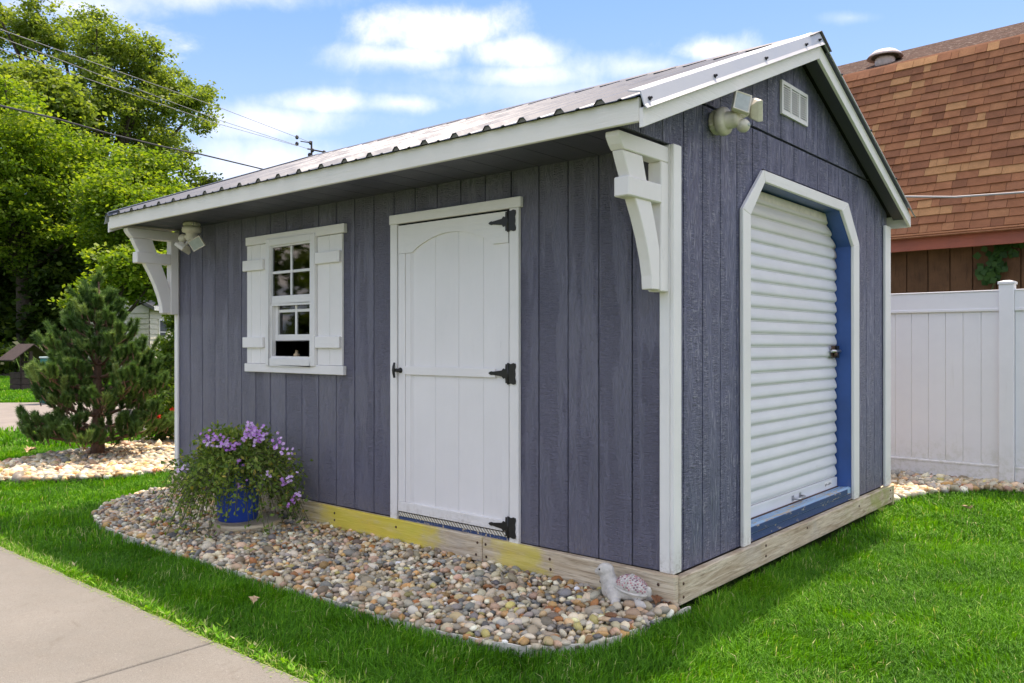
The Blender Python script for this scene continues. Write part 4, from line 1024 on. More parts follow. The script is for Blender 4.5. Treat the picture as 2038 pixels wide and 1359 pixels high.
# flared drip courses and hip row at the break
for k in range(2):
    m = MB(); x = X0
    while x < X1:
        w = random.uniform(.14, .26); z = 2.600+k*.03
        m.prism([(x+.002, -.40+k*.03, z), (x+.002, -.28, z+.055), (x+.002, -.28, z+.065), (x+.002, -.41+k*.03, z+.011)], (w-.004, 0, 0)); x += w
    o = m.build('drip_course', SH[5 if k else 4], barn, fix=False); o['kind'] = 'stuff'
MB().prism([(X0, E1.y-.06, E1.z-.11), (X0, E1.y+.10, E1.z+.07), (X0, E1.y+.10, E1.z+.045), (X0, E1.y-.03, E1.z-.11)], (X1-X0, 0, 0)).build('break_cap', SH[2], barn, fix=False)
# roof vent
vl = Vector((-1.0, 1.55, 0)); zv = E1.z+(vl.y-E1.y)*(T2.z-E1.z)/(T2.y-E1.y)
rv = link(bpy.data.objects.new('roof_vent', None)); rv.parent = barn; rv.location = (-1.47, vl.y, zv)
MB().lathe([(.15, -.08), (.15, .06), (.13, .09)], 20).build('vent_neck', 'ventm', rv, smooth=True)
MB().lathe([(.20, .10), (.27, .085), (.24, .13), (.17, .185), (.0, .20)], 24, cap=False).build('vent_hood', 'ventm', rv, smooth=True)
# creeper on barn wall
def barnwall(px, py):
    for d in np.arange(9, 13, .01):
        p = at(float(d), px, py)
        if p.y > b0.y+math.tan(RB)*(p.x-b0.x): return at(float(d)-.04, px, py)
vc = barnwall(1985, 515); pts = []
r = np.random.default_rng(41); n = 75
C = np.column_stack([vc.x+r.normal(0, .10, n), np.full(n, vc.y)+r.uniform(-.06, .02, n), vc.z+r.uniform(-.28, .36, n)]); C[:, 0] += .10*np.sign(C[:, 2]-vc.z)*np.abs(C[:, 2]-vc.z)*2
D = unit(np.column_stack([r.normal(0, .7, n), -np.abs(r.normal(.4, .2, n)), r.normal(-.6, .5, n)])); Sd = unit(np.cross(D, np.tile([0, 1., .2], (n, 1))))
vt = thing('creeper', 'dark green creeper hanging on the brown barn wall above the fence', 'climbing plant', (vc.x, vc.y, 0)); 
C[:, 0] -= vc.x; C[:, 1] -= vc.y
Vv, Ff = leaves(C, D, Sd, r.uniform(.09, .15, n), r.uniform(.08, .13, n)); o = npmesh('foliage', Vv, Ff, 'vine', vt, {'v': np.repeat(r.random(n), 4)})
MB().tube([(-.15, .03, 0), (-.1, .03, vc.z-.5), (0, .0, vc.z-.2), (.08, .0, vc.z+.4)], .012, 6).build('stem', 'stem', vt)
# cable crossing before the barn roof
a = at(9.6, 1790, 391); m_ = at(9.4, 1900, 392); b = at(9.2, 2060, 381); e = at(8.6, 2500, 330); s0 = at(10.5, 1500, 420)
o = MB().tube([s0, a, m_, b, e], .012, 6).build('overhead_cable', 'wire', None); tag(o, 'single pale cable crossing in front of the rust coloured barn roof', 'cable')

# ================================================================== turtle ornament
tt = thing('turtle_statue', 'small cast stone turtle ornament with pink mosaic shell by the corner timber', 'statue', (-.175, -.118, .028), math.radians(8))
m = MB(); RR = lambda ax, d: Matrix.Rotation(math.radians(d), 4, ax)
m.ell((.03, 0, .055), (.085, .055, .045), 20, 12)                       # body
m.ell((-.062, -.003, .058), (.046, .042, .056), 16, 10, RR('Y', 25))       # chest
m.ell((-.080, -.004, .098), (.036, .034, .048), 16, 10, RR('Y', 15))       # neck
m.ell((-.092, -.004, .133), (.042, .034, .033), 18, 12, RR('Y', -12))       # head
m.ell((-.125, -.004, .122), (.020, .024, .017), 12, 8)                   # muzzle
m.ell((-.030, -.052, .034), (.046, .022, .026), 14, 8, RR('Y', 50)); m.ell((-.012, -.066, .010), (.024, .024, .018), 12, 8)    # fore flipper
m.ell((-.030, .050, .030), (.038, .018, .022), 14, 8, RR('Y', 50))
m.ell((.098, -.048, .018), (.042, .022, .018), 14, 8, RR('Z', -20)); m.ell((.092, .045, .018), (.034, .018, .015), 14, 8, RR('Z', 20))   # hind feet
m.ell((.118, .0, .065), (.016, .012, .026), 10, 8)                       # tail
bd = m.build('body', 'turtle', tt, smooth=True, fix=False); rm = bd.modifiers.new('blend', 'REMESH'); rm.mode = 'VOXEL'; rm.voxel_size = .0045; rm.use_smooth_shade = True
sm = bd.modifiers.new('soften', 'SMOOTH'); sm.iterations = 6; sm.factor = .6
for dy in (-.029,): MB().ell((-.108, dy-.004, .140), (.005, .003, .005), 8, 6).build('eye', 'black', tt, smooth=True)
m = MB(); m.ell((.038, 0, .075), (.074, .054, .050), 24, 14, RR('Y', 10)); shl = m.build('shell', 'turtle', tt, smooth=True)
m = MB()
for k in range(25): pass
rim = []
for k in range(29):
    a = 2*math.pi*k/28; v = RR('Y', 10) @ Vector((.078*math.cos(a), .058*math.sin(a), -.012)); rim.append(Vector((.038, 0, .075))+v)
MB().tube(rim, .0058, 8, cap=False).build('shell_rim', 'turtle', shl, smooth=True)
arc = [Vector((.038, 0, .075))+(RR('Y', 10) @ Vector((-.012, -.056*math.cos(a), .052*math.sin(a)))) for a in np.linspace(0, math.pi, 12)]
MB().tube(arc, .004, 6).build('shell_band', 'turtle', shl, smooth=True)
PINK = [simple('pink mosaic stone', (.55, .27, .28), .35, var=.25, scale=60), simple('pearl mosaic stone', (.70, .62, .60), .3, var=.1, scale=60), simple('mauve mosaic stone', (.33, .17, .21), .35, var=.2, scale=60)]
n = 150
for i in range(n):
    ph = i*2.399963; zc = 1-(i+.5)/n*.98
    rr_ = math.sqrt(1-zc*zc); p = Vector((.0745*rr_*math.cos(ph), .0545*rr_*math.sin(ph), .0505*zc))
    if abs(p.x+.012) < .0055 or p.z < -.004: continue
    nrm = Vector((p.x/.074**2, p.y/.054**2, p.z/.05**2)).normalized(); mm = RR('Y', 10) @ nrm.to_track_quat('Z', 'Y').to_matrix().to_4x4()
    MB().ell(Vector((.038, 0, .075))+(RR('Y', 10) @ p), (random.uniform(.0042, .0062), random.uniform(.0038, .005), .0028), 6, 4, mm).build('stone', PINK[random.choices([0, 1, 2], [5, 4, 3])[0]], shl, smooth=True, fix=False)

# ================================================================== fallen leaves and flat stones
def dryleaf(loc, rz, s, mat, label, ht=.012):
    pts = [(0, -.5), (.10, -.38), (.34, -.42), (.26, -.18), (.52, -.05), (.34, .10), (.40, .32), (.15, .26), (0, .55), (-.15, .26), (-.40, .32), (-.34, .10), (-.52, -.05), (-.26, -.18), (-.34, -.42), (-.10, -.38)]
    vs = [(0, 0, -.10*s)]+[(x*s, y*s, (abs(x)*.45+.12*math.sin(7*x+5*y))*s) for x, y in pts]
    fs = [(0, 1+i, 1+(i+1) % 16) for i in range(16)]
    m = MB(); m.add(vs, fs); m.add([(x, y, z-.0006) for x, y, z in vs], [tuple(reversed(f)) for f in fs])
    m.tube([(0, -.45*s, .01), (.02*s, -.85*s, .02*s)], .0012, 5)
    o = m.build('fallen_leaf', mat, None, fix=False); o.location = loc; o.rotation_euler = (.25, .15, rz); tag(o, label, 'leaf'); return o
dryleaf((-.035, -.075, .060), .5, .060, 'deadleaf', 'curled brown leaf lying right behind the stone turtle')
dryleaf((-.105, -.135, .052), 2.2, .052, 'deadleaf', 'folded brown leaf under the tail of the stone turtle')
dryleaf((.005, -.050, .045), 3.9, .045, 'deadleaf', 'small brown leaf wedged at the foot of the corner timber')
dryleaf((-1.467, -1.19, .035), 1.0, .050, 'tanleaf', 'pale tan leaf on the shaded grass strip before the shed')
dryleaf((.531, 3.185, .050), 2.6, .075, 'tanleaf', 'pale tan leaf on the lawn near the fence')
dryleaf((-7.945, .155, .045), .3, .12, 'tanleaf', 'tan leaf on the far lawn left of the pine')
dryleaf((.55, -.95, .04), .9, .03, 'tanleaf', 'tiny tan leaf scrap on the lawn in the foreground')
def flat(loc, rz, pts, th, mat, label, tilt=(.1, .08)):
    m = MB(); m.prism([(x, y, 0) for x, y in pts], (0, 0, th)); o = m.build('flat_stone', mat, None, bevel=.002); o.location = loc; o.rotation_euler = (*tilt, rz); tag(o, label, 'stone'); return o
flat((-.035, -.375, .040), .85, [(-.05, -.013), (.0, -.022), (.055, -.004), (.04, .012), (-.03, .016)], .008, 'slate', 'long grey slate flake near the tip of the pebble bed')
flat((-.085, -.405, .040), .6, [(-.030, -.010), (.020, -.018), (.032, .006), (-.012, .018)], .010, 'tanleaf', 'flat tan stone beside the grey slate flake')

# ================================================================== planter
ppos = (-2.93, -.385)
pl = MB().lathe([(.205, 0), (.21, .006), (.21, .038), (.20, .045)], 32, Matrix.Translation((ppos[0]+.06, ppos[1]+.035, .022))).build('paving_round', 'timber', None, bevel=.003)
pl.name = 'wooden_disc'; tag(pl, 'flat round wooden disc lying under the blue flower pot', 'plinth')
pot = thing('flower_pot', 'cobalt blue tapered flower pot on a round wooden disc by the wall', 'pot', (ppos[0], ppos[1], .068))
MB().lathe([(.118, 0), (.122, .004), (.132, .10), (.150, .28), (.160, .345), (.171, .348), (.173, .375), (.164, .380), (.156, .37), (.150, .33), (.0, .33)], 40, cap=False).build('body', 'potblue', pot, smooth=True)
MB().lathe([(.0, .0), (.118, .0)], 40, cap=False).build('base', 'potblue', pot)
MB().lathe([(.0, .350), (.152, .345), (.152, .342)], 24, cap=False).build('soil', 'soil', pot)
fl = thing('flowering_plant', 'trailing lilac verbena overflowing the blue pot with small green leaves', 'plant', (ppos[0], ppos[1], .41))
r = np.random.default_rng(77)
nst = 520; Vst = MB(); LC = []; LD = []; tips = []
camv = np.array([CAM.x-ppos[0], CAM.y-ppos[1]]); camv /= np.linalg.norm(camv); lat = np.array([-camv[1], camv[0]])
for i in range(nst):
    a = r.uniform(0, 2*np.pi); up_ = r.random()
    reach = r.uniform(.16, .50)*(1.0 if up_ > .35 else .85); hx = math.cos(a)*reach; hy = math.sin(a)*reach
    if ppos[1]+hy > -.05: hy = -.05-ppos[1]-r.uniform(0, .03)
    top_ = r.uniform(.02, .13) if up_ > .35 else r.uniform(.03, .21)
    drop = 0 if up_ < .35 else r.uniform(.05, .50)*(reach/.45)**.6
    if up_ < .35: hx *= .62; hy *= .62
    # leave the pot face partly open on the camera side
    dirc = np.array([hx, hy]); fr = dirc@camv/max(np.linalg.norm(dirc), 1e-6); sd_ = (dirc@lat)/max(np.linalg.norm(dirc), 1e-6)
    if fr > .5 and -.35 < sd_ < .10: drop *= .85
    pts_ = []
    for t in np.linspace(0, 1, 8): pts_.append(Vector((hx*t**.8, hy*t**.8, top_*math.sin(math.pi*min(t, 1)*.62)*1.1-drop*t**2.2)))
    pts_[-1].z = max(pts_[-1].z, -.36); Vst.tube(pts_, .0022, 3, cap=False); tips.append(pts_[-1])
    for t in np.linspace(.12, 1, 30):
        q = t*7; k = min(int(q), 6); p = pts_[k].lerp(pts_[k+1], q-k); LC.append(np.array(p)+r.normal(0, .018, 3)); LD.append(r.normal(0, 1, 3)+np.array([0, 0, .25]))
Vst.build('stems', 'stem', fl, fix=False)
LC = np.array(LC); LD = unit(np.array(LD)); n = len(LC); ok = (LC[:, 1]+ppos[1] < -.008); LC = LC[ok]; LD = LD[ok]; n = len(LC)
rad = np.hypot(LC[:, 0], LC[:, 1]); LC[:, 2] = np.maximum(LC[:, 2], -.375)
Sd = unit(np.cross(LD, unit(r.normal(size=(n, 3))))); vv = np.clip(r.normal(.45, .2, n), 0, .93); vv[r.random(n) < .035] = 1
Vv, Ff = leaves(LC, LD, Sd, r.uniform(.022, .042, n), r.uniform(.013, .025, n)); npmesh('foliage', Vv, Ff, 'pleaf', fl, {'v': np.repeat(vv, 4)})
def wpos(px, py, dd): return np.array(at(dd, px, py))-np.array([ppos[0], ppos[1], .41])
# cream variegated sprigs
for (px, py, n) in ((505, 910, 60), (520, 922, 60), (490, 925, 50), (440, 897, 40), (457, 908, 22)):
    c = wpos(px, py, 5.22); C = c+r.normal(0, .022, (n, 3)); D = unit(r.normal(size=(n, 3))+[0, 0, .3]); Sd = unit(np.cross(D, unit(r.normal(size=(n, 3)))))
    Vv, Ff = leaves(C, D, Sd, r.uniform(.018, .03, n), r.uniform(.012, .018, n)); npmesh('variegated_sprig', Vv, Ff, 'vleaf', fl, {'v': np.repeat(r.random(n), 4)})
FLW = [(410, 872, 5.45), (415, 886, 5.4), (427, 871, 5.5), (436, 872, 5.5), (450, 882, 5.45), (455, 892, 5.4), (447, 886, 5.45), (474, 880, 5.45), (499, 848, 5.5), (497, 864, 5.5), (503, 860, 5.45), (506, 857, 5.5), (512, 856, 5.55), (503, 876, 5.4), (516, 876, 5.4), (524, 868, 5.45), (557, 874, 5.45), (553, 888, 5.45),
       (570, 900, 5.4), (477, 918, 5.2), (365, 932, 5.6), (415, 957, 5.3), (411, 964, 5.25), (478, 968, 5.15), (530, 948, 5.2), (563, 960, 5.2), (578, 952, 5.25), (585, 998, 5.2), (593, 984, 5.2), (461, 885, 5.42), (488, 868, 5.5), (421, 953, 5.3)]
for i, (px, py, dd) in enumerate(FLW):
    dd = 5.10; c = wpos(px, py, dd); m = MB(); V_ = []; nf = 7 if i % 3 else 9
    if c[1]+ppos[1] > -.03: c = wpos(px, py, dd-.12)
    C_ = []; D_l = []; S_l = []
    for k in range(nf):
        nrm = unit(np.array([camv[0], camv[1], .5])+r.normal(0, .5, 3)); cc = c+r.normal(0, .017, 3)+nrm*.010
        t1 = unit(np.cross(nrm, [0, 0, 1.])); t2 = np.cross(nrm, t1); ph = r.random()*6
        for q in range(5):
            a = ph+q*2*np.pi/5; dv = t1*math.cos(a)+t2*math.sin(a); C_.append(cc); D_l.append(unit(dv+nrm*.2)); S_l.append(np.cross(nrm, dv))
    n = len(C_); Vv, Ff = leaves(np.array(C_), np.array(D_l), np.array(S_l), np.full(n, .0125), np.full(n, .0105))
    npmesh('flower', Vv, Ff, 'petal', fl, {'v': np.repeat(np.clip(np.repeat(r.uniform(0, 1), n)+r.normal(0, .15, n), 0, 1), 4)})
    MB().tube([(c[0]*.8, c[1]*.8, c[2]-.07), (c[0], c[1], c[2])], .0018, 4).build('flower_stalk', 'stem', fl)

# ================================================================== pine
pp = Vector((-7.166, .533, 0))
pine = thing('pine_tree', 'small open branched pine growing in the pebble bed left of the shed', 'tree', pp)
r = np.random.default_rng(5)
trunk = [(0, 0, -.02), (.0, 0, .25), (.02, -.01, .7), (.0, 0, 1.2), (.02, 0, 1.85)]
MB().tube(trunk, [.075, .058, .042, .026, .008], 10).build('trunk', 'pinebark', pine, smooth=True)
prof = [(.18, .50), (.34, .80), (.60, .84), (.85, .74), (1.1, .58), (1.3, .42), (1.5, .30), (1.7, .18), (1.85, .07)]
tf = []
def addt(p, d): tf.append((np.array(p), unit(np.array(d))))
z = .16
while z < 1.74:
    R_ = np.interp(z+.20, [a for a, _ in prof], [b for _, b in prof]); R_ *= .86; nb = 7 if z < 1.2 else 5; ph = r.random()*6
    for k in range(nb):
        a = ph+k*2*np.pi/nb+r.normal(0, .2); L_ = R_*r.uniform(.72, 1.12); rise = L_*r.uniform(.22, .55) if z > .3 else L_*r.uniform(.12, .38)
        pts = [Vector((math.cos(a)*L_*t, math.sin(a)*L_*t, z+rise*t**1.7)) for t in np.linspace(0, 1, 6)]
        MB().tube(pts, [.016*(1.3-z*.5)*s_+.004 for s_ in (1, .8, .65, .5, .35, .2)], 5, cap=False).build('branch', 'pinebark', pine, smooth=True)
        for t in np.linspace(.42, 1, max(3, int(L_*10))):
            q = t*5; i = min(int(q), 4); p = pts[i].lerp(pts[i+1], q-i)
            for s_ in (-1, 1):
                if t > .97 and s_ == 1: addt(p, (math.cos(a), math.sin(a), .9)); continue
                aa = a+s_*r.uniform(.5, 1.2); l2 = r.uniform(.07, .20)*(1.2-t*.4); e = p+Vector((math.cos(aa)*l2, math.sin(aa)*l2, l2*r.uniform(.3, 1.0)))
                addt(e, (math.cos(aa)*.5, math.sin(aa)*.5, r.uniform(.5, 1.2)))
    z += .135
for k in range(5): addt((r.normal(0, .03), r.normal(0, .03), 1.78+.03*k), (r.normal(0, .3), r.normal(0, .3), 1))
Vn = []; vn = []
for p, d in tf:
    n = 300; L_ = r.uniform(.10, .17); t = r.random(n); base = p-d*L_*.7+np.outer(t, d)*L_
    rd = unit(r.normal(size=(n, 3))); rd = unit(rd-np.outer(rd@d, d)); nd = unit(rd*r.uniform(.5, 1.0, (n, 1))+d*r.uniform(.5, 1.1, (n, 1)))
    ln = r.uniform(.042, .068, n)[:, None]; sd_ = unit(np.cross(nd, r.normal(size=(n, 3))))*.0036
    Vn.append(np.stack([base-sd_, base+sd_, base+nd*ln], 1).reshape(-1, 3)); vn.append(np.repeat(np.clip(r.normal(.45, .25)+r.normal(0, .15, n), 0, 1), 3))
Vn = np.concatenate(Vn); o = npmesh('needles', Vn, np.arange(len(Vn)).reshape(-1, 3), 'needle', pine, {'v': np.concatenate(vn)})
m = MB()
for p, d in tf: m.tube([p-d*.15, p+d*.02], [.006, .004], 4, cap=False)
m.build('twigs', 'pinebark', pine, fix=False)['kind'] = 'stuff'
# dead needles and a brown clump on the stones
for (px, py, dd) in ((248, 905, 8.6),):
    c = at(dd, px, py); n = 120; C = np.array([c.x, c.y, .03])+r.normal(0, 1, (n, 3))*[.12, .12, .01]; D = unit(r.normal(size=(n, 3))*[1, 1, .6]+[0, 0, .5]); Sd = unit(np.cross(D, unit(r.normal(size=(n, 3)))))
    Vv, Ff = leaves(C, D, Sd, r.uniform(.03, .07, n), r.uniform(.008, .014, n)); o = npmesh('dry_weed', Vv, Ff, 'reed', None, {'v': np.repeat(r.random(n), 4)}); o.data.materials[0] = MAT['deadleaf']; tag(o, 'dry brown weed clump on the pebbles right of the pine trunk', 'weed')

# ================================================================== shrubs
def shrub(name, label, loc, blobs, nleaf, ls, mat, seed, stems=6, flowers=(), cat='shrub'):
    r = np.random.default_rng(seed); t = thing(name, label, cat, loc); C = []
    tot = sum(b[3] for b in blobs)
    for bx, by, bz, br, sq in blobs:
        n = int(nleaf*br/tot); u = unit(r.normal(size=(n, 3)))*(r.random((n, 1))**.45); C.append(u*[br, br, br*sq]+[bx, by, bz])
    C = np.concatenate(C); C = C[C[:, 2] > .03]; n = len(C); D = unit(r.normal(size=(n, 3))+[0, 0, .2]); Sd = unit(np.cross(D, unit(r.normal(size=(n, 3)))))
    Vv, Ff = leaves(C, D, Sd, r.uniform(.7, 1.3, n)*ls, r.uniform(.4, .8, n)*ls); npmesh('foliage', Vv, Ff, mat, t, {'v': np.repeat(np.clip(r.normal(.5, .25, n), 0, 1), 4)})
    for k in range(stems):
        b = blobs[k % len(blobs)]; MB().tube([(r.normal(0, .05), r.normal(0, .05), 0), (b[0]*.5, b[1]*.5, b[2]*.6), (b[0]+r.normal(0, .1), b[1]+r.normal(0, .1), b[2]+b[3]*.5)], [.014, .010, .005], 5).build('stem', 'stem', t)
    for (p, s_) in flowers:
        n = 26; c = np.array(p)-np.array(loc); C = c+r.normal(0, .012, (n, 3)); D = unit(r.normal(size=(n, 3))); Sd = unit(np.cross(D, unit(r.normal(size=(n, 3)))))
        Vv, Ff = leaves(C, D, Sd, np.full(n, s_), np.full(n, s_*.9)); npmesh('flower', Vv, Ff, 'redpetal', t, {'v': np.repeat(r.random(n), 4)})
    return t
sb = at(9.9, 322, 880); sb.z = 0
shrub('rose_bush', 'leafy rose bush with a few red blooms between the pine and the shed', sb, [(.1, .1, .30, .34, .8), (-.15, .05, .25, .28, .8), (.25, .15, .5, .25, 1.0)], 2600, .055, 'roseleaf', 61, 9,
      [(at(9.55, 345, 817), .035), (at(9.5, 312, 829), .04), (at(9.5, 337, 835), .03)])
sb = at(11.6, 335, 850); sb.z = 0
shrub('tall_shrub', 'tall light green shrub rising behind the rose bush at the shed corner', sb, [(.0, 0, .7, .35, 1.2), (.15, .1, 1.15, .30, 1.2), (-.1, .1, 1.05, .22, 1.3), (.2, 0, 1.55, .16, 1.2)], 2600, .07, 'roseleaf', 62, 7)
sb = at(14.5, 300, 800); sb.z = 0
shrub('garden_shrub', 'low bright green shrub beyond the drive behind the pine', sb, [(.0, 0, .5, .55, .8), (.6, .3, .6, .5, .9), (-.6, 0, .4, .4, .8)], 2000, .09, 'roseleaf', 63, 5)
# long-leaved plant behind the well
lp = at(26, 75, 720); lp.z = 0
t = thing('arching_grass_plant', 'tall plant with long arching pale leaves behind the wishing well roof', 'plant', lp); r = np.random.default_rng(9); m = MB()
Vv = []; nb = 46
for i in range(nb):
    a = r.random()*6.28; L_ = r.uniform(.8, 1.7); w = .05; prev = None; base = np.array([r.normal(0, .45), r.normal(0, .3), .2]); side = np.array([-math.sin(a), math.cos(a), 0])*w/2
    for k in range(6):
        tt_ = k/5; p = base+np.array([math.cos(a)*L_*.55*tt_**1.6, math.sin(a)*L_*.55*tt_**1.6, L_*1.0*tt_-L_*.45*tt_**3]); s_ = side*(1-tt_*.9); cur = (p-s_, p+s_)
        if prev is not None: Vv += [prev[0], prev[1], cur[1], cur[0]]
        prev = cur
Vv = np.array(Vv); npmesh('foliage', Vv, np.arange(len(Vv)).reshape(-1, 4), 'reed', t, {'v': r.random(len(Vv))})

# ================================================================== wishing well
wl = at(21.3, 52, 778); wl.z = 0
well = thing('wishing_well', 'small dark brown wooden wishing well with a pitched board roof beyond the drive', 'wishing well', wl, math.radians(100))
m = MB()
for k in range(4):
    for i in range(3):
        z0 = i*.155; s_ = .26
        b = MB()
        if k == 0: b.box(-s_, s_, -s_-.02, -s_+.02, z0+.004, z0+.151)
        if k == 1: b.box(-s_, s_, s_-.02, s_+.02, z0+.004, z0+.151)
        if k == 2: b.box(-s_-.02, -s_+.02, -s_+.021, s_-.021, z0+.004, z0+.151)
        if k == 3: b.box(s_-.02, s_+.02, -s_+.021, s_-.021, z0+.004, z0+.151)
        b.build('well_board', 'well', well, bevel=.006)
for s_ in (-1, 1): MB().box(-.04, .04, s_*.20-.035, s_*.20+.035, .30, 1.0).build('post', 'well', well, bevel=.005)
MB().tube([(0, -.25, .72), (0, .25, .72)], .03, 8).build('crank', 'well', well)
for s_ in (-1, 1):
    for k in range(3):
        a = Vector((s_*.17*k, 0, 1.16-.13*k)); b = Vector((s_*(.17*k+.19), 0, 1.16-.13*k-.145))
        MB().prism([(a.x, -.36, a.z), (b.x, -.36, b.z), (b.x, -.36, b.z+.03), (a.x, -.36, a.z+.035)], (0, .72, 0)).build('roof_board', 'well', well, bevel=.004)
ub = at(16.7, 108, 803); ub.z = 0
ut = thing('utility_box', 'teal green utility box with pale cap half hidden behind the pine', 'utility box', ub, math.radians(30))
MB().box(-.20, .20, -.16, .16, 0, .90).build('cabinet', 'teal', ut, bevel=.015); m = MB().box(-.215, .215, -.175, .175, .9005, .935).build('cap', 'tealtop', ut, bevel=.012)
MB().box(-.165, .165, -.172, -.161, .08, .84).build('door', 'teal', ut, bevel=.004)

# ================================================================== neighbour house
hc = at(30, 297, 700); hc.z = 0
house = thing('neighbour_house', 'cream clapboard house with low grey roof far beyond the pine', 'house', hc)
dR_ = Vector((-.66, .75, 0)); dL_ = Vector((-.75, -.66, 0))
nR = Vector((.75, .66, 0)); nL = Vector((.66, -.75, 0)); HZ = 2.50; LW = 2.2; RWd = 7.0
def hb(a, b, n, t, z0, z1, name, mat, par):
    o0 = n*t; return MB().prism([(a.x, a.y, z0), (b.x, b.y, z0), (b.x, b.y, z1), (a.x, a.y, z1)], o0).build(name, mat, par, fix=True)
MB().prism([(0, 0, 0), tuple(dR_*RWd), tuple(dR_*RWd+dL_*LW), tuple(dL_*LW)], (0, 0, HZ)).build('wall', 'hsiding', house)
for k in range(13):
    for a, b, n in ((Vector((0, 0, 0)), dR_*RWd, nR), (Vector((0, 0, 0)), dL_*LW, nL)):
        z0 = .05+k*.188
        MB().add([tuple(a+n*.035+Vector((0, 0, z0))), tuple(b+n*.035+Vector((0, 0, z0))), tuple(b+n*.006+Vector((0, 0, z0+.186))), tuple(a+n*.006+Vector((0, 0, z0+.186))), tuple(a+Vector((0, 0, z0))), tuple(b+Vector((0, 0, z0)))], [(0, 1, 2, 3), (4, 5, 1, 0)]).build('clapboard', 'hsiding', house, fix=False)
def hwin(o, d, n, u, w, z0, z1):
    a = o+d*u; b = o+d*(u+w)
    f = hb(a, b, n, .06, z0, z1, 'window', 'winvinyl', house)
    for (p0, p1) in ((z0+.06, (z0+z1)/2-.02), ((z0+z1)/2+.02, z1-.06)): hb(a+d*.07+n*.062, b-d*.07+n*.062, n, .012, p0, p1, 'pane', 'hwin', f)
    return f
hw = hwin(Vector((0, 0, 0)), dR_, nR, .75, .75, 1.15, 2.12)
MB().box(0, 0, 0, 0, 0, 0) if False else None
hb(dR_*.95+nR*.08, dR_*1.30+nR*.08, nR, .15, 1.19, 1.50, 'air_conditioner', 'winvinyl', hw)
hwin(Vector((0, 0, 0)), dL_, nL, .75, .5, 1.4, 2.0)
cn = [nR*.3+nL*.3, dR_*(RWd+.3)+nL*.3, dR_*(RWd+.3)+dL_*(LW+.3)+nR*0, dL_*(LW+.3)+nR*.3]
mid0 = (dL_*LW/2)+nR*.3; mid1 = dR_*(RWd+.3)+dL_*LW/2; z0, z1 = HZ+.02, HZ+.55
c0, c1, c2, c3 = [Vector((c.x, c.y, z0)) for c in cn]; r0 = Vector((mid0.x, mid0.y, z1)); r1 = Vector((mid1.x, mid1.y, z1))
dn = Vector((0, 0, -.12))
MB().add([c0, c1, r1, r0, c0+dn, c1+dn, r1+dn, r0+dn], [(0, 1, 2, 3), (7, 6, 5, 4), (0, 4, 5, 1), (3, 2, 6, 7), (0, 3, 7, 4), (1, 5, 6, 2)]).build('roof', 'hroof', house)
MB().add([c3, c2, r1, r0, c3+dn, c2+dn, r1+dn, r0+dn], [(0, 1, 2, 3), (7, 6, 5, 4), (0, 4, 5, 1), (0, 3, 7, 4), (1, 5, 6, 2)]).build('roof', 'hroof', house)
MB().add([tuple(Vector((0, 0, HZ))), tuple(dL_*LW+Vector((0, 0, HZ))), tuple(mid0-nR*.3+Vector((0, 0, z1-.1)))], [(0, 1, 2)]).build('gable_wall', 'hsiding', house, fix=False)
hb(Vector((0, 0, 0))+nR*.28+nL*.28, dR_*(RWd+.3)+nR*.0+nL*.28, nR, .02, HZ-.10, HZ+.06, 'eave_board', 'winvinyl', house)

# ================================================================== trees
def tree(name, label, base, blobs, mat, nleaf, ls, seed, trunkr, group=None, limbs=14, clump=.75, cat='tree', fill=.5, trunk_to=None):
    r = np.random.default_rng(seed); t = thing(name, label, cat, (base[0], base[1], 0), group=group)
    cs = []; vol = sum(b[3]**2 for b in blobs)
    nc = max(30, int(nleaf/70))
    for bx, by, bz, br, sq in blobs:
        n = max(4, int(nc*br*br/vol)); u = unit(r.normal(size=(n, 3)))*(r.random((n, 1))**fill); cs.append(u*[br, br, br*sq]+[bx, by, bz])
    cs = np.concatenate(cs); cs += r.normal(0, clump*.35, cs.shape); nC = len(cs); cs = cs[cs[:, 2] > 1.2]; nC = len(cs)
    rad = clump*r.uniform(.45, 1.25, nC); tint = r.normal(0, .14, nC)
    per = r.poisson(nleaf/nC*(rad/rad.mean())**1.5); idx = np.repeat(np.arange(nC), per); n = len(idx)
    off = r.normal(size=(n, 3))*np.array([.50, .50, .27]); C = cs[idx]+off*rad[idx][:, None]
    D = unit(r.normal(size=(n, 3))*[1, 1, .5]+[0, 0, -.25]); nn = unit(r.normal(size=(n, 3))*[.6, .6, .4]+[0, 0, .8]); Sd = unit(np.cross(D, nn))
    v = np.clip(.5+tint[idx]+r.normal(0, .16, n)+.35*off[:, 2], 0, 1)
    C = C-np.array([base[0], base[1], 0]); L_ = ls*r.uniform(.6, 1.35, n)
    Vv, Ff = leaves(C, D, Sd, L_, L_*r.uniform(.55, .85, n)); cr = npmesh('crown', Vv, Ff, mat, t, {'v': np.repeat(v, 4)})
    zt_ = trunk_to or np.mean([b[2] for b in blobs]); cm = np.mean(cs, 0)-[base[0], base[1], 0]
    hub = Vector((cm[0]*.25, cm[1]*.25, zt_*.55))
    MB().tube([(0, 0, -.1), (0, 0, .5), (hub.x*.4, hub.y*.4, hub.z*.6), hub, (cm[0]*.6, cm[1]*.6, zt_*1.05)], [trunkr*1.35, trunkr, trunkr*.85, trunkr*.7, trunkr*.3], 10).build('trunk', 'bark', t, smooth=True)
    for k in r.choice(nC, min(limbs, nC), replace=False):
        e = Vector((cs[k]-[base[0], base[1], 0]).tolist()); s0 = hub*r.uniform(.75, 1.1); md = s0.lerp(e, .5)+Vector((0, 0, r.uniform(-.3, .6)))
        MB().tube([s0, md, e], [trunkr*.38, trunkr*.22, trunkr*.06], 6, cap=False).build('limb', 'bark', t, smooth=True)
    return t
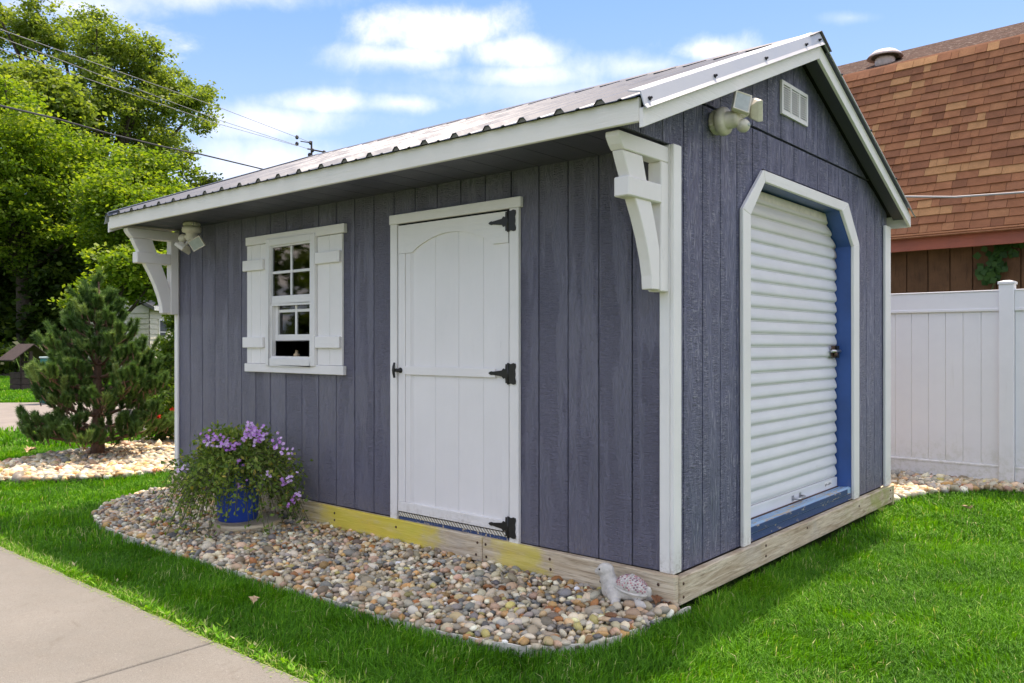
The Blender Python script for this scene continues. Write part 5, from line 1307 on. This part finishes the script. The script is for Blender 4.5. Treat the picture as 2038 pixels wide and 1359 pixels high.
def blobs_px(d, lst, depthjit=1.2, seed=0):
    r = random.Random(seed); out = []
    for px, py, rp, sq in lst:
        p = at(d+r.uniform(-depthjit, depthjit), px, py); out.append((p.x, p.y, p.z, rp/FPX*d, sq))
    return out
def base_px(d, px): p = at(d, px, 700); return (p.x, p.y)
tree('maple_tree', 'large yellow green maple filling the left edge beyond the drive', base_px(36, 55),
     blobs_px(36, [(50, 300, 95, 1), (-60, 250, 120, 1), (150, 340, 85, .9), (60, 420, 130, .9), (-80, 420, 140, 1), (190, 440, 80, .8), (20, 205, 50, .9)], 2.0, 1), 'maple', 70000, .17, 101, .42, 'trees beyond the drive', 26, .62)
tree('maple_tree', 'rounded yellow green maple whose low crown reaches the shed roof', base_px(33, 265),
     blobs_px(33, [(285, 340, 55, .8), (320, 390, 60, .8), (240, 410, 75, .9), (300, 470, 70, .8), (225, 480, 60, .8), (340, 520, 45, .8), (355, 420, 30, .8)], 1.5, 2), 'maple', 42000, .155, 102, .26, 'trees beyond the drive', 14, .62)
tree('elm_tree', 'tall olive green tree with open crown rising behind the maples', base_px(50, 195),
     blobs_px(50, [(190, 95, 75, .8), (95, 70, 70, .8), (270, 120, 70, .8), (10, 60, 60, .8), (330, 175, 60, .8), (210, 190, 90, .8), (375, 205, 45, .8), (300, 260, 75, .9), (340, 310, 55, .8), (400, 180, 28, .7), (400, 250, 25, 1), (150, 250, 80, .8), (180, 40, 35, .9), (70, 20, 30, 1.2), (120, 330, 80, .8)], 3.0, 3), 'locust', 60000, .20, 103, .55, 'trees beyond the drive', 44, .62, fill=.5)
tree('elm_tree', 'dense mid green tree between the tall elm and the left maple', base_px(42, 90),
     blobs_px(42, [(75, 190, 65, .9), (125, 215, 45, .8), (30, 170, 50, .8), (100, 280, 60, .8)], 1.5, 4), 'locust', 16000, .26, 104, .3, 'trees beyond the drive', 10, .8)
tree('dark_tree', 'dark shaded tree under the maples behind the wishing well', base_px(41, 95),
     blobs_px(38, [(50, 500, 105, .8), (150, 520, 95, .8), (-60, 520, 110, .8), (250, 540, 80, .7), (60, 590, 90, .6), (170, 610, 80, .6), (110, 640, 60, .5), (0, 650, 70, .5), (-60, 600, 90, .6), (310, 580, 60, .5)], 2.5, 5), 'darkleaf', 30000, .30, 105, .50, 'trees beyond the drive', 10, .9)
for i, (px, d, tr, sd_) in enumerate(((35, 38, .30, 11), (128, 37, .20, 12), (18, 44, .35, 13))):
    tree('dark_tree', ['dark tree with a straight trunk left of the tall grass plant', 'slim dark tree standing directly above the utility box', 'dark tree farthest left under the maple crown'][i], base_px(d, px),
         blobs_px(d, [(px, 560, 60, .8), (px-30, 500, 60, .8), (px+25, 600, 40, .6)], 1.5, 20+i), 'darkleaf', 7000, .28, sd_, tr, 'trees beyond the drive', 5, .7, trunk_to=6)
tree('maple_tree', 'drooping maple branches hanging before the roof of the cream clapboard house', base_px(27, 205),
     blobs_px(27, [(235, 560, 48, .6), (290, 575, 42, .5), (335, 585, 30, .5), (190, 590, 45, .7), (250, 520, 55, .7), (330, 530, 45, .7)], .8, 6), 'maple', 9000, .17, 107, .16, 'trees beyond the drive', 8, .45)
tree('distant_tree', 'small distant tree top just showing over the shed roof', base_px(85, 408), blobs_px(85, [(392, 372, 18, .8), (425, 368, 16, .8), (380, 395, 26, .8)], 2, 31), 'farleaf', 2500, .40, 131, .3, None, 4, 1.0)
# hedge and far wood
def mass(name, label, d, x0, x1, py, n, ls, mat, seed, amp=14, kind='stuff', thick=3.):
    r = np.random.default_rng(seed); px = r.uniform(x0, x1, n); topy = py+amp*np.sin(px*.011+seed)+amp*.6*np.sin(px*.031+seed*2)+amp*.4*np.sin(px*.083)
    f = d+r.uniform(-thick, thick, n); zt_ = CAM.z+(CY-topy)/FPX*d; z = zt_*r.random(n)**.6; rr = (px-CX)/FPX*f
    C = np.column_stack([CAM.x-f*RY+rr*RX, CAM.y+f*RX+rr*RY, z+r.normal(0, ls*.6, n)]); D = unit(r.normal(size=(n, 3))); Sd = unit(np.cross(D, unit(r.normal(size=(n, 3)))))
    L_ = ls*r.uniform(.6, 1.4, n); Vv, Ff = leaves(C, D, Sd, L_, L_*.75); o = npmesh(name, Vv, Ff, mat, None, {'v': np.repeat(np.clip(r.normal(.5, .22, n), 0, 1), 4)}); tag(o, label, 'wood', kind='stuff'); return o
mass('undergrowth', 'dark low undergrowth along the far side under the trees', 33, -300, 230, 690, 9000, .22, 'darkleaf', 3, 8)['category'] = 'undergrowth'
mass('distant_wood', 'distant line of trees closing off the horizon', 75, -700, 1100, 560, 36000, .75, 'farleaf', 4, 18, thick=5.)
mass('distant_wood', 'dark wooded background right behind the dark tree trunks', 58, -500, 420, 560, 22000, .55, 'darkleaf', 6, 30, thick=3.)
# trees left of the frame, mirrored in the shed window
for i, (x, y) in enumerate(((-26, -12), (-20, -19), (-30, -22), (-33, -5))):
    rr_ = random.Random(i); bl = [(x+rr_.uniform(-2, 2), y+rr_.uniform(-2, 2), 3+k*1.6, 2.6, .8) for k in range(5)]
    tree('street_tree', ['leafy tree out of view left of the path', 'leafy tree out of view beyond the path', 'leafy tree out of view farthest from the shed', 'leafy tree out of view nearest the drive'][i], (x, y), bl, 'locust', 5000, .55, 300+i, .3, None, 5, 1.0)

# ================================================================== power lines and pole
pp_ = at(32, 620, 290); px_, py_ = pp_.x, pp_.y; ztop = at(32, 620, 281).z
pole = thing('utility_pole', 'distant utility pole whose insulators show just above the shed roof', 'utility pole', (px_, py_, 0))
MB().tube([(0, 0, 0), (0, 0, ztop)], [.14, .035], 10).build('post', 'pole', pole)
rv_ = Vector((RX, RY, 0)); dv = Vector((-RY, RX, 0))
arm = [at(32, 588, 283)-Vector((px_, py_, 0)), at(32, 655, 303)-Vector((px_, py_, 0))]
def rel(px, py, d=32): return at(d, px, py)-Vector((px_, py_, 0))
MB().tube([rel(612, 296), rel(652, 304)], .03, 6).build('crossarm', 'pole', pole)
MB().tube([rel(598, 281), rel(618, 284)], .02, 6).build('crossarm', 'pole', pole)
for (a, b) in ((591, 273), (591, 286), (618, 284), (622, 299), (616, 308), (645, 303)):
    c = rel(a, b); MB().ell(c, (.07, .07, .085), 8, 6).build('insulator', 'cable', pole, smooth=True)
for i, (p0, p1, p2) in enumerate((((620, 284), (440, 215), (0, 58)), ((622, 299), (440, 240), (0, 74)), ((591, 290), (430, 245), (0, 97)))):
    ds = (32, 27, 20); pts = [at(32, *p0)]
    a, b, c = at(32, *p0), at(26, *p1), at(17, *p2); e = c+(c-b)*.9
    pts = [a.lerp(b, t) for t in (0, .5)]+[b.lerp(c, t) for t in (0, .25, .5, .75)]+[c, e]
    o = MB().tube(pts, .009, 5).build('power_line', 'wire', None, fix=False); tag(o, ['uppermost pale power line crossing the tree crowns', 'middle pale power line crossing the tree crowns', 'lowest of the pale power lines crossing the tree crowns'][i], 'power line', 'pale power lines over the trees')
    a2 = at(32, *p0); b2 = a2+Vector((-6, 14, -.6)); o2 = None
p = [at(14, -400, 140), at(17, 0, 210), at(19, 112, 236), at(20.5, 225, 268), at(22, 330, 293), at(24, 400, 307), at(27, 525, 337), at(30, 620, 362)]
o = MB().tube(p, .022, 6).build('service_cable', 'cable', None, fix=False); tag(o, 'thick dark cable sagging from upper left to the shed roof', 'cable')
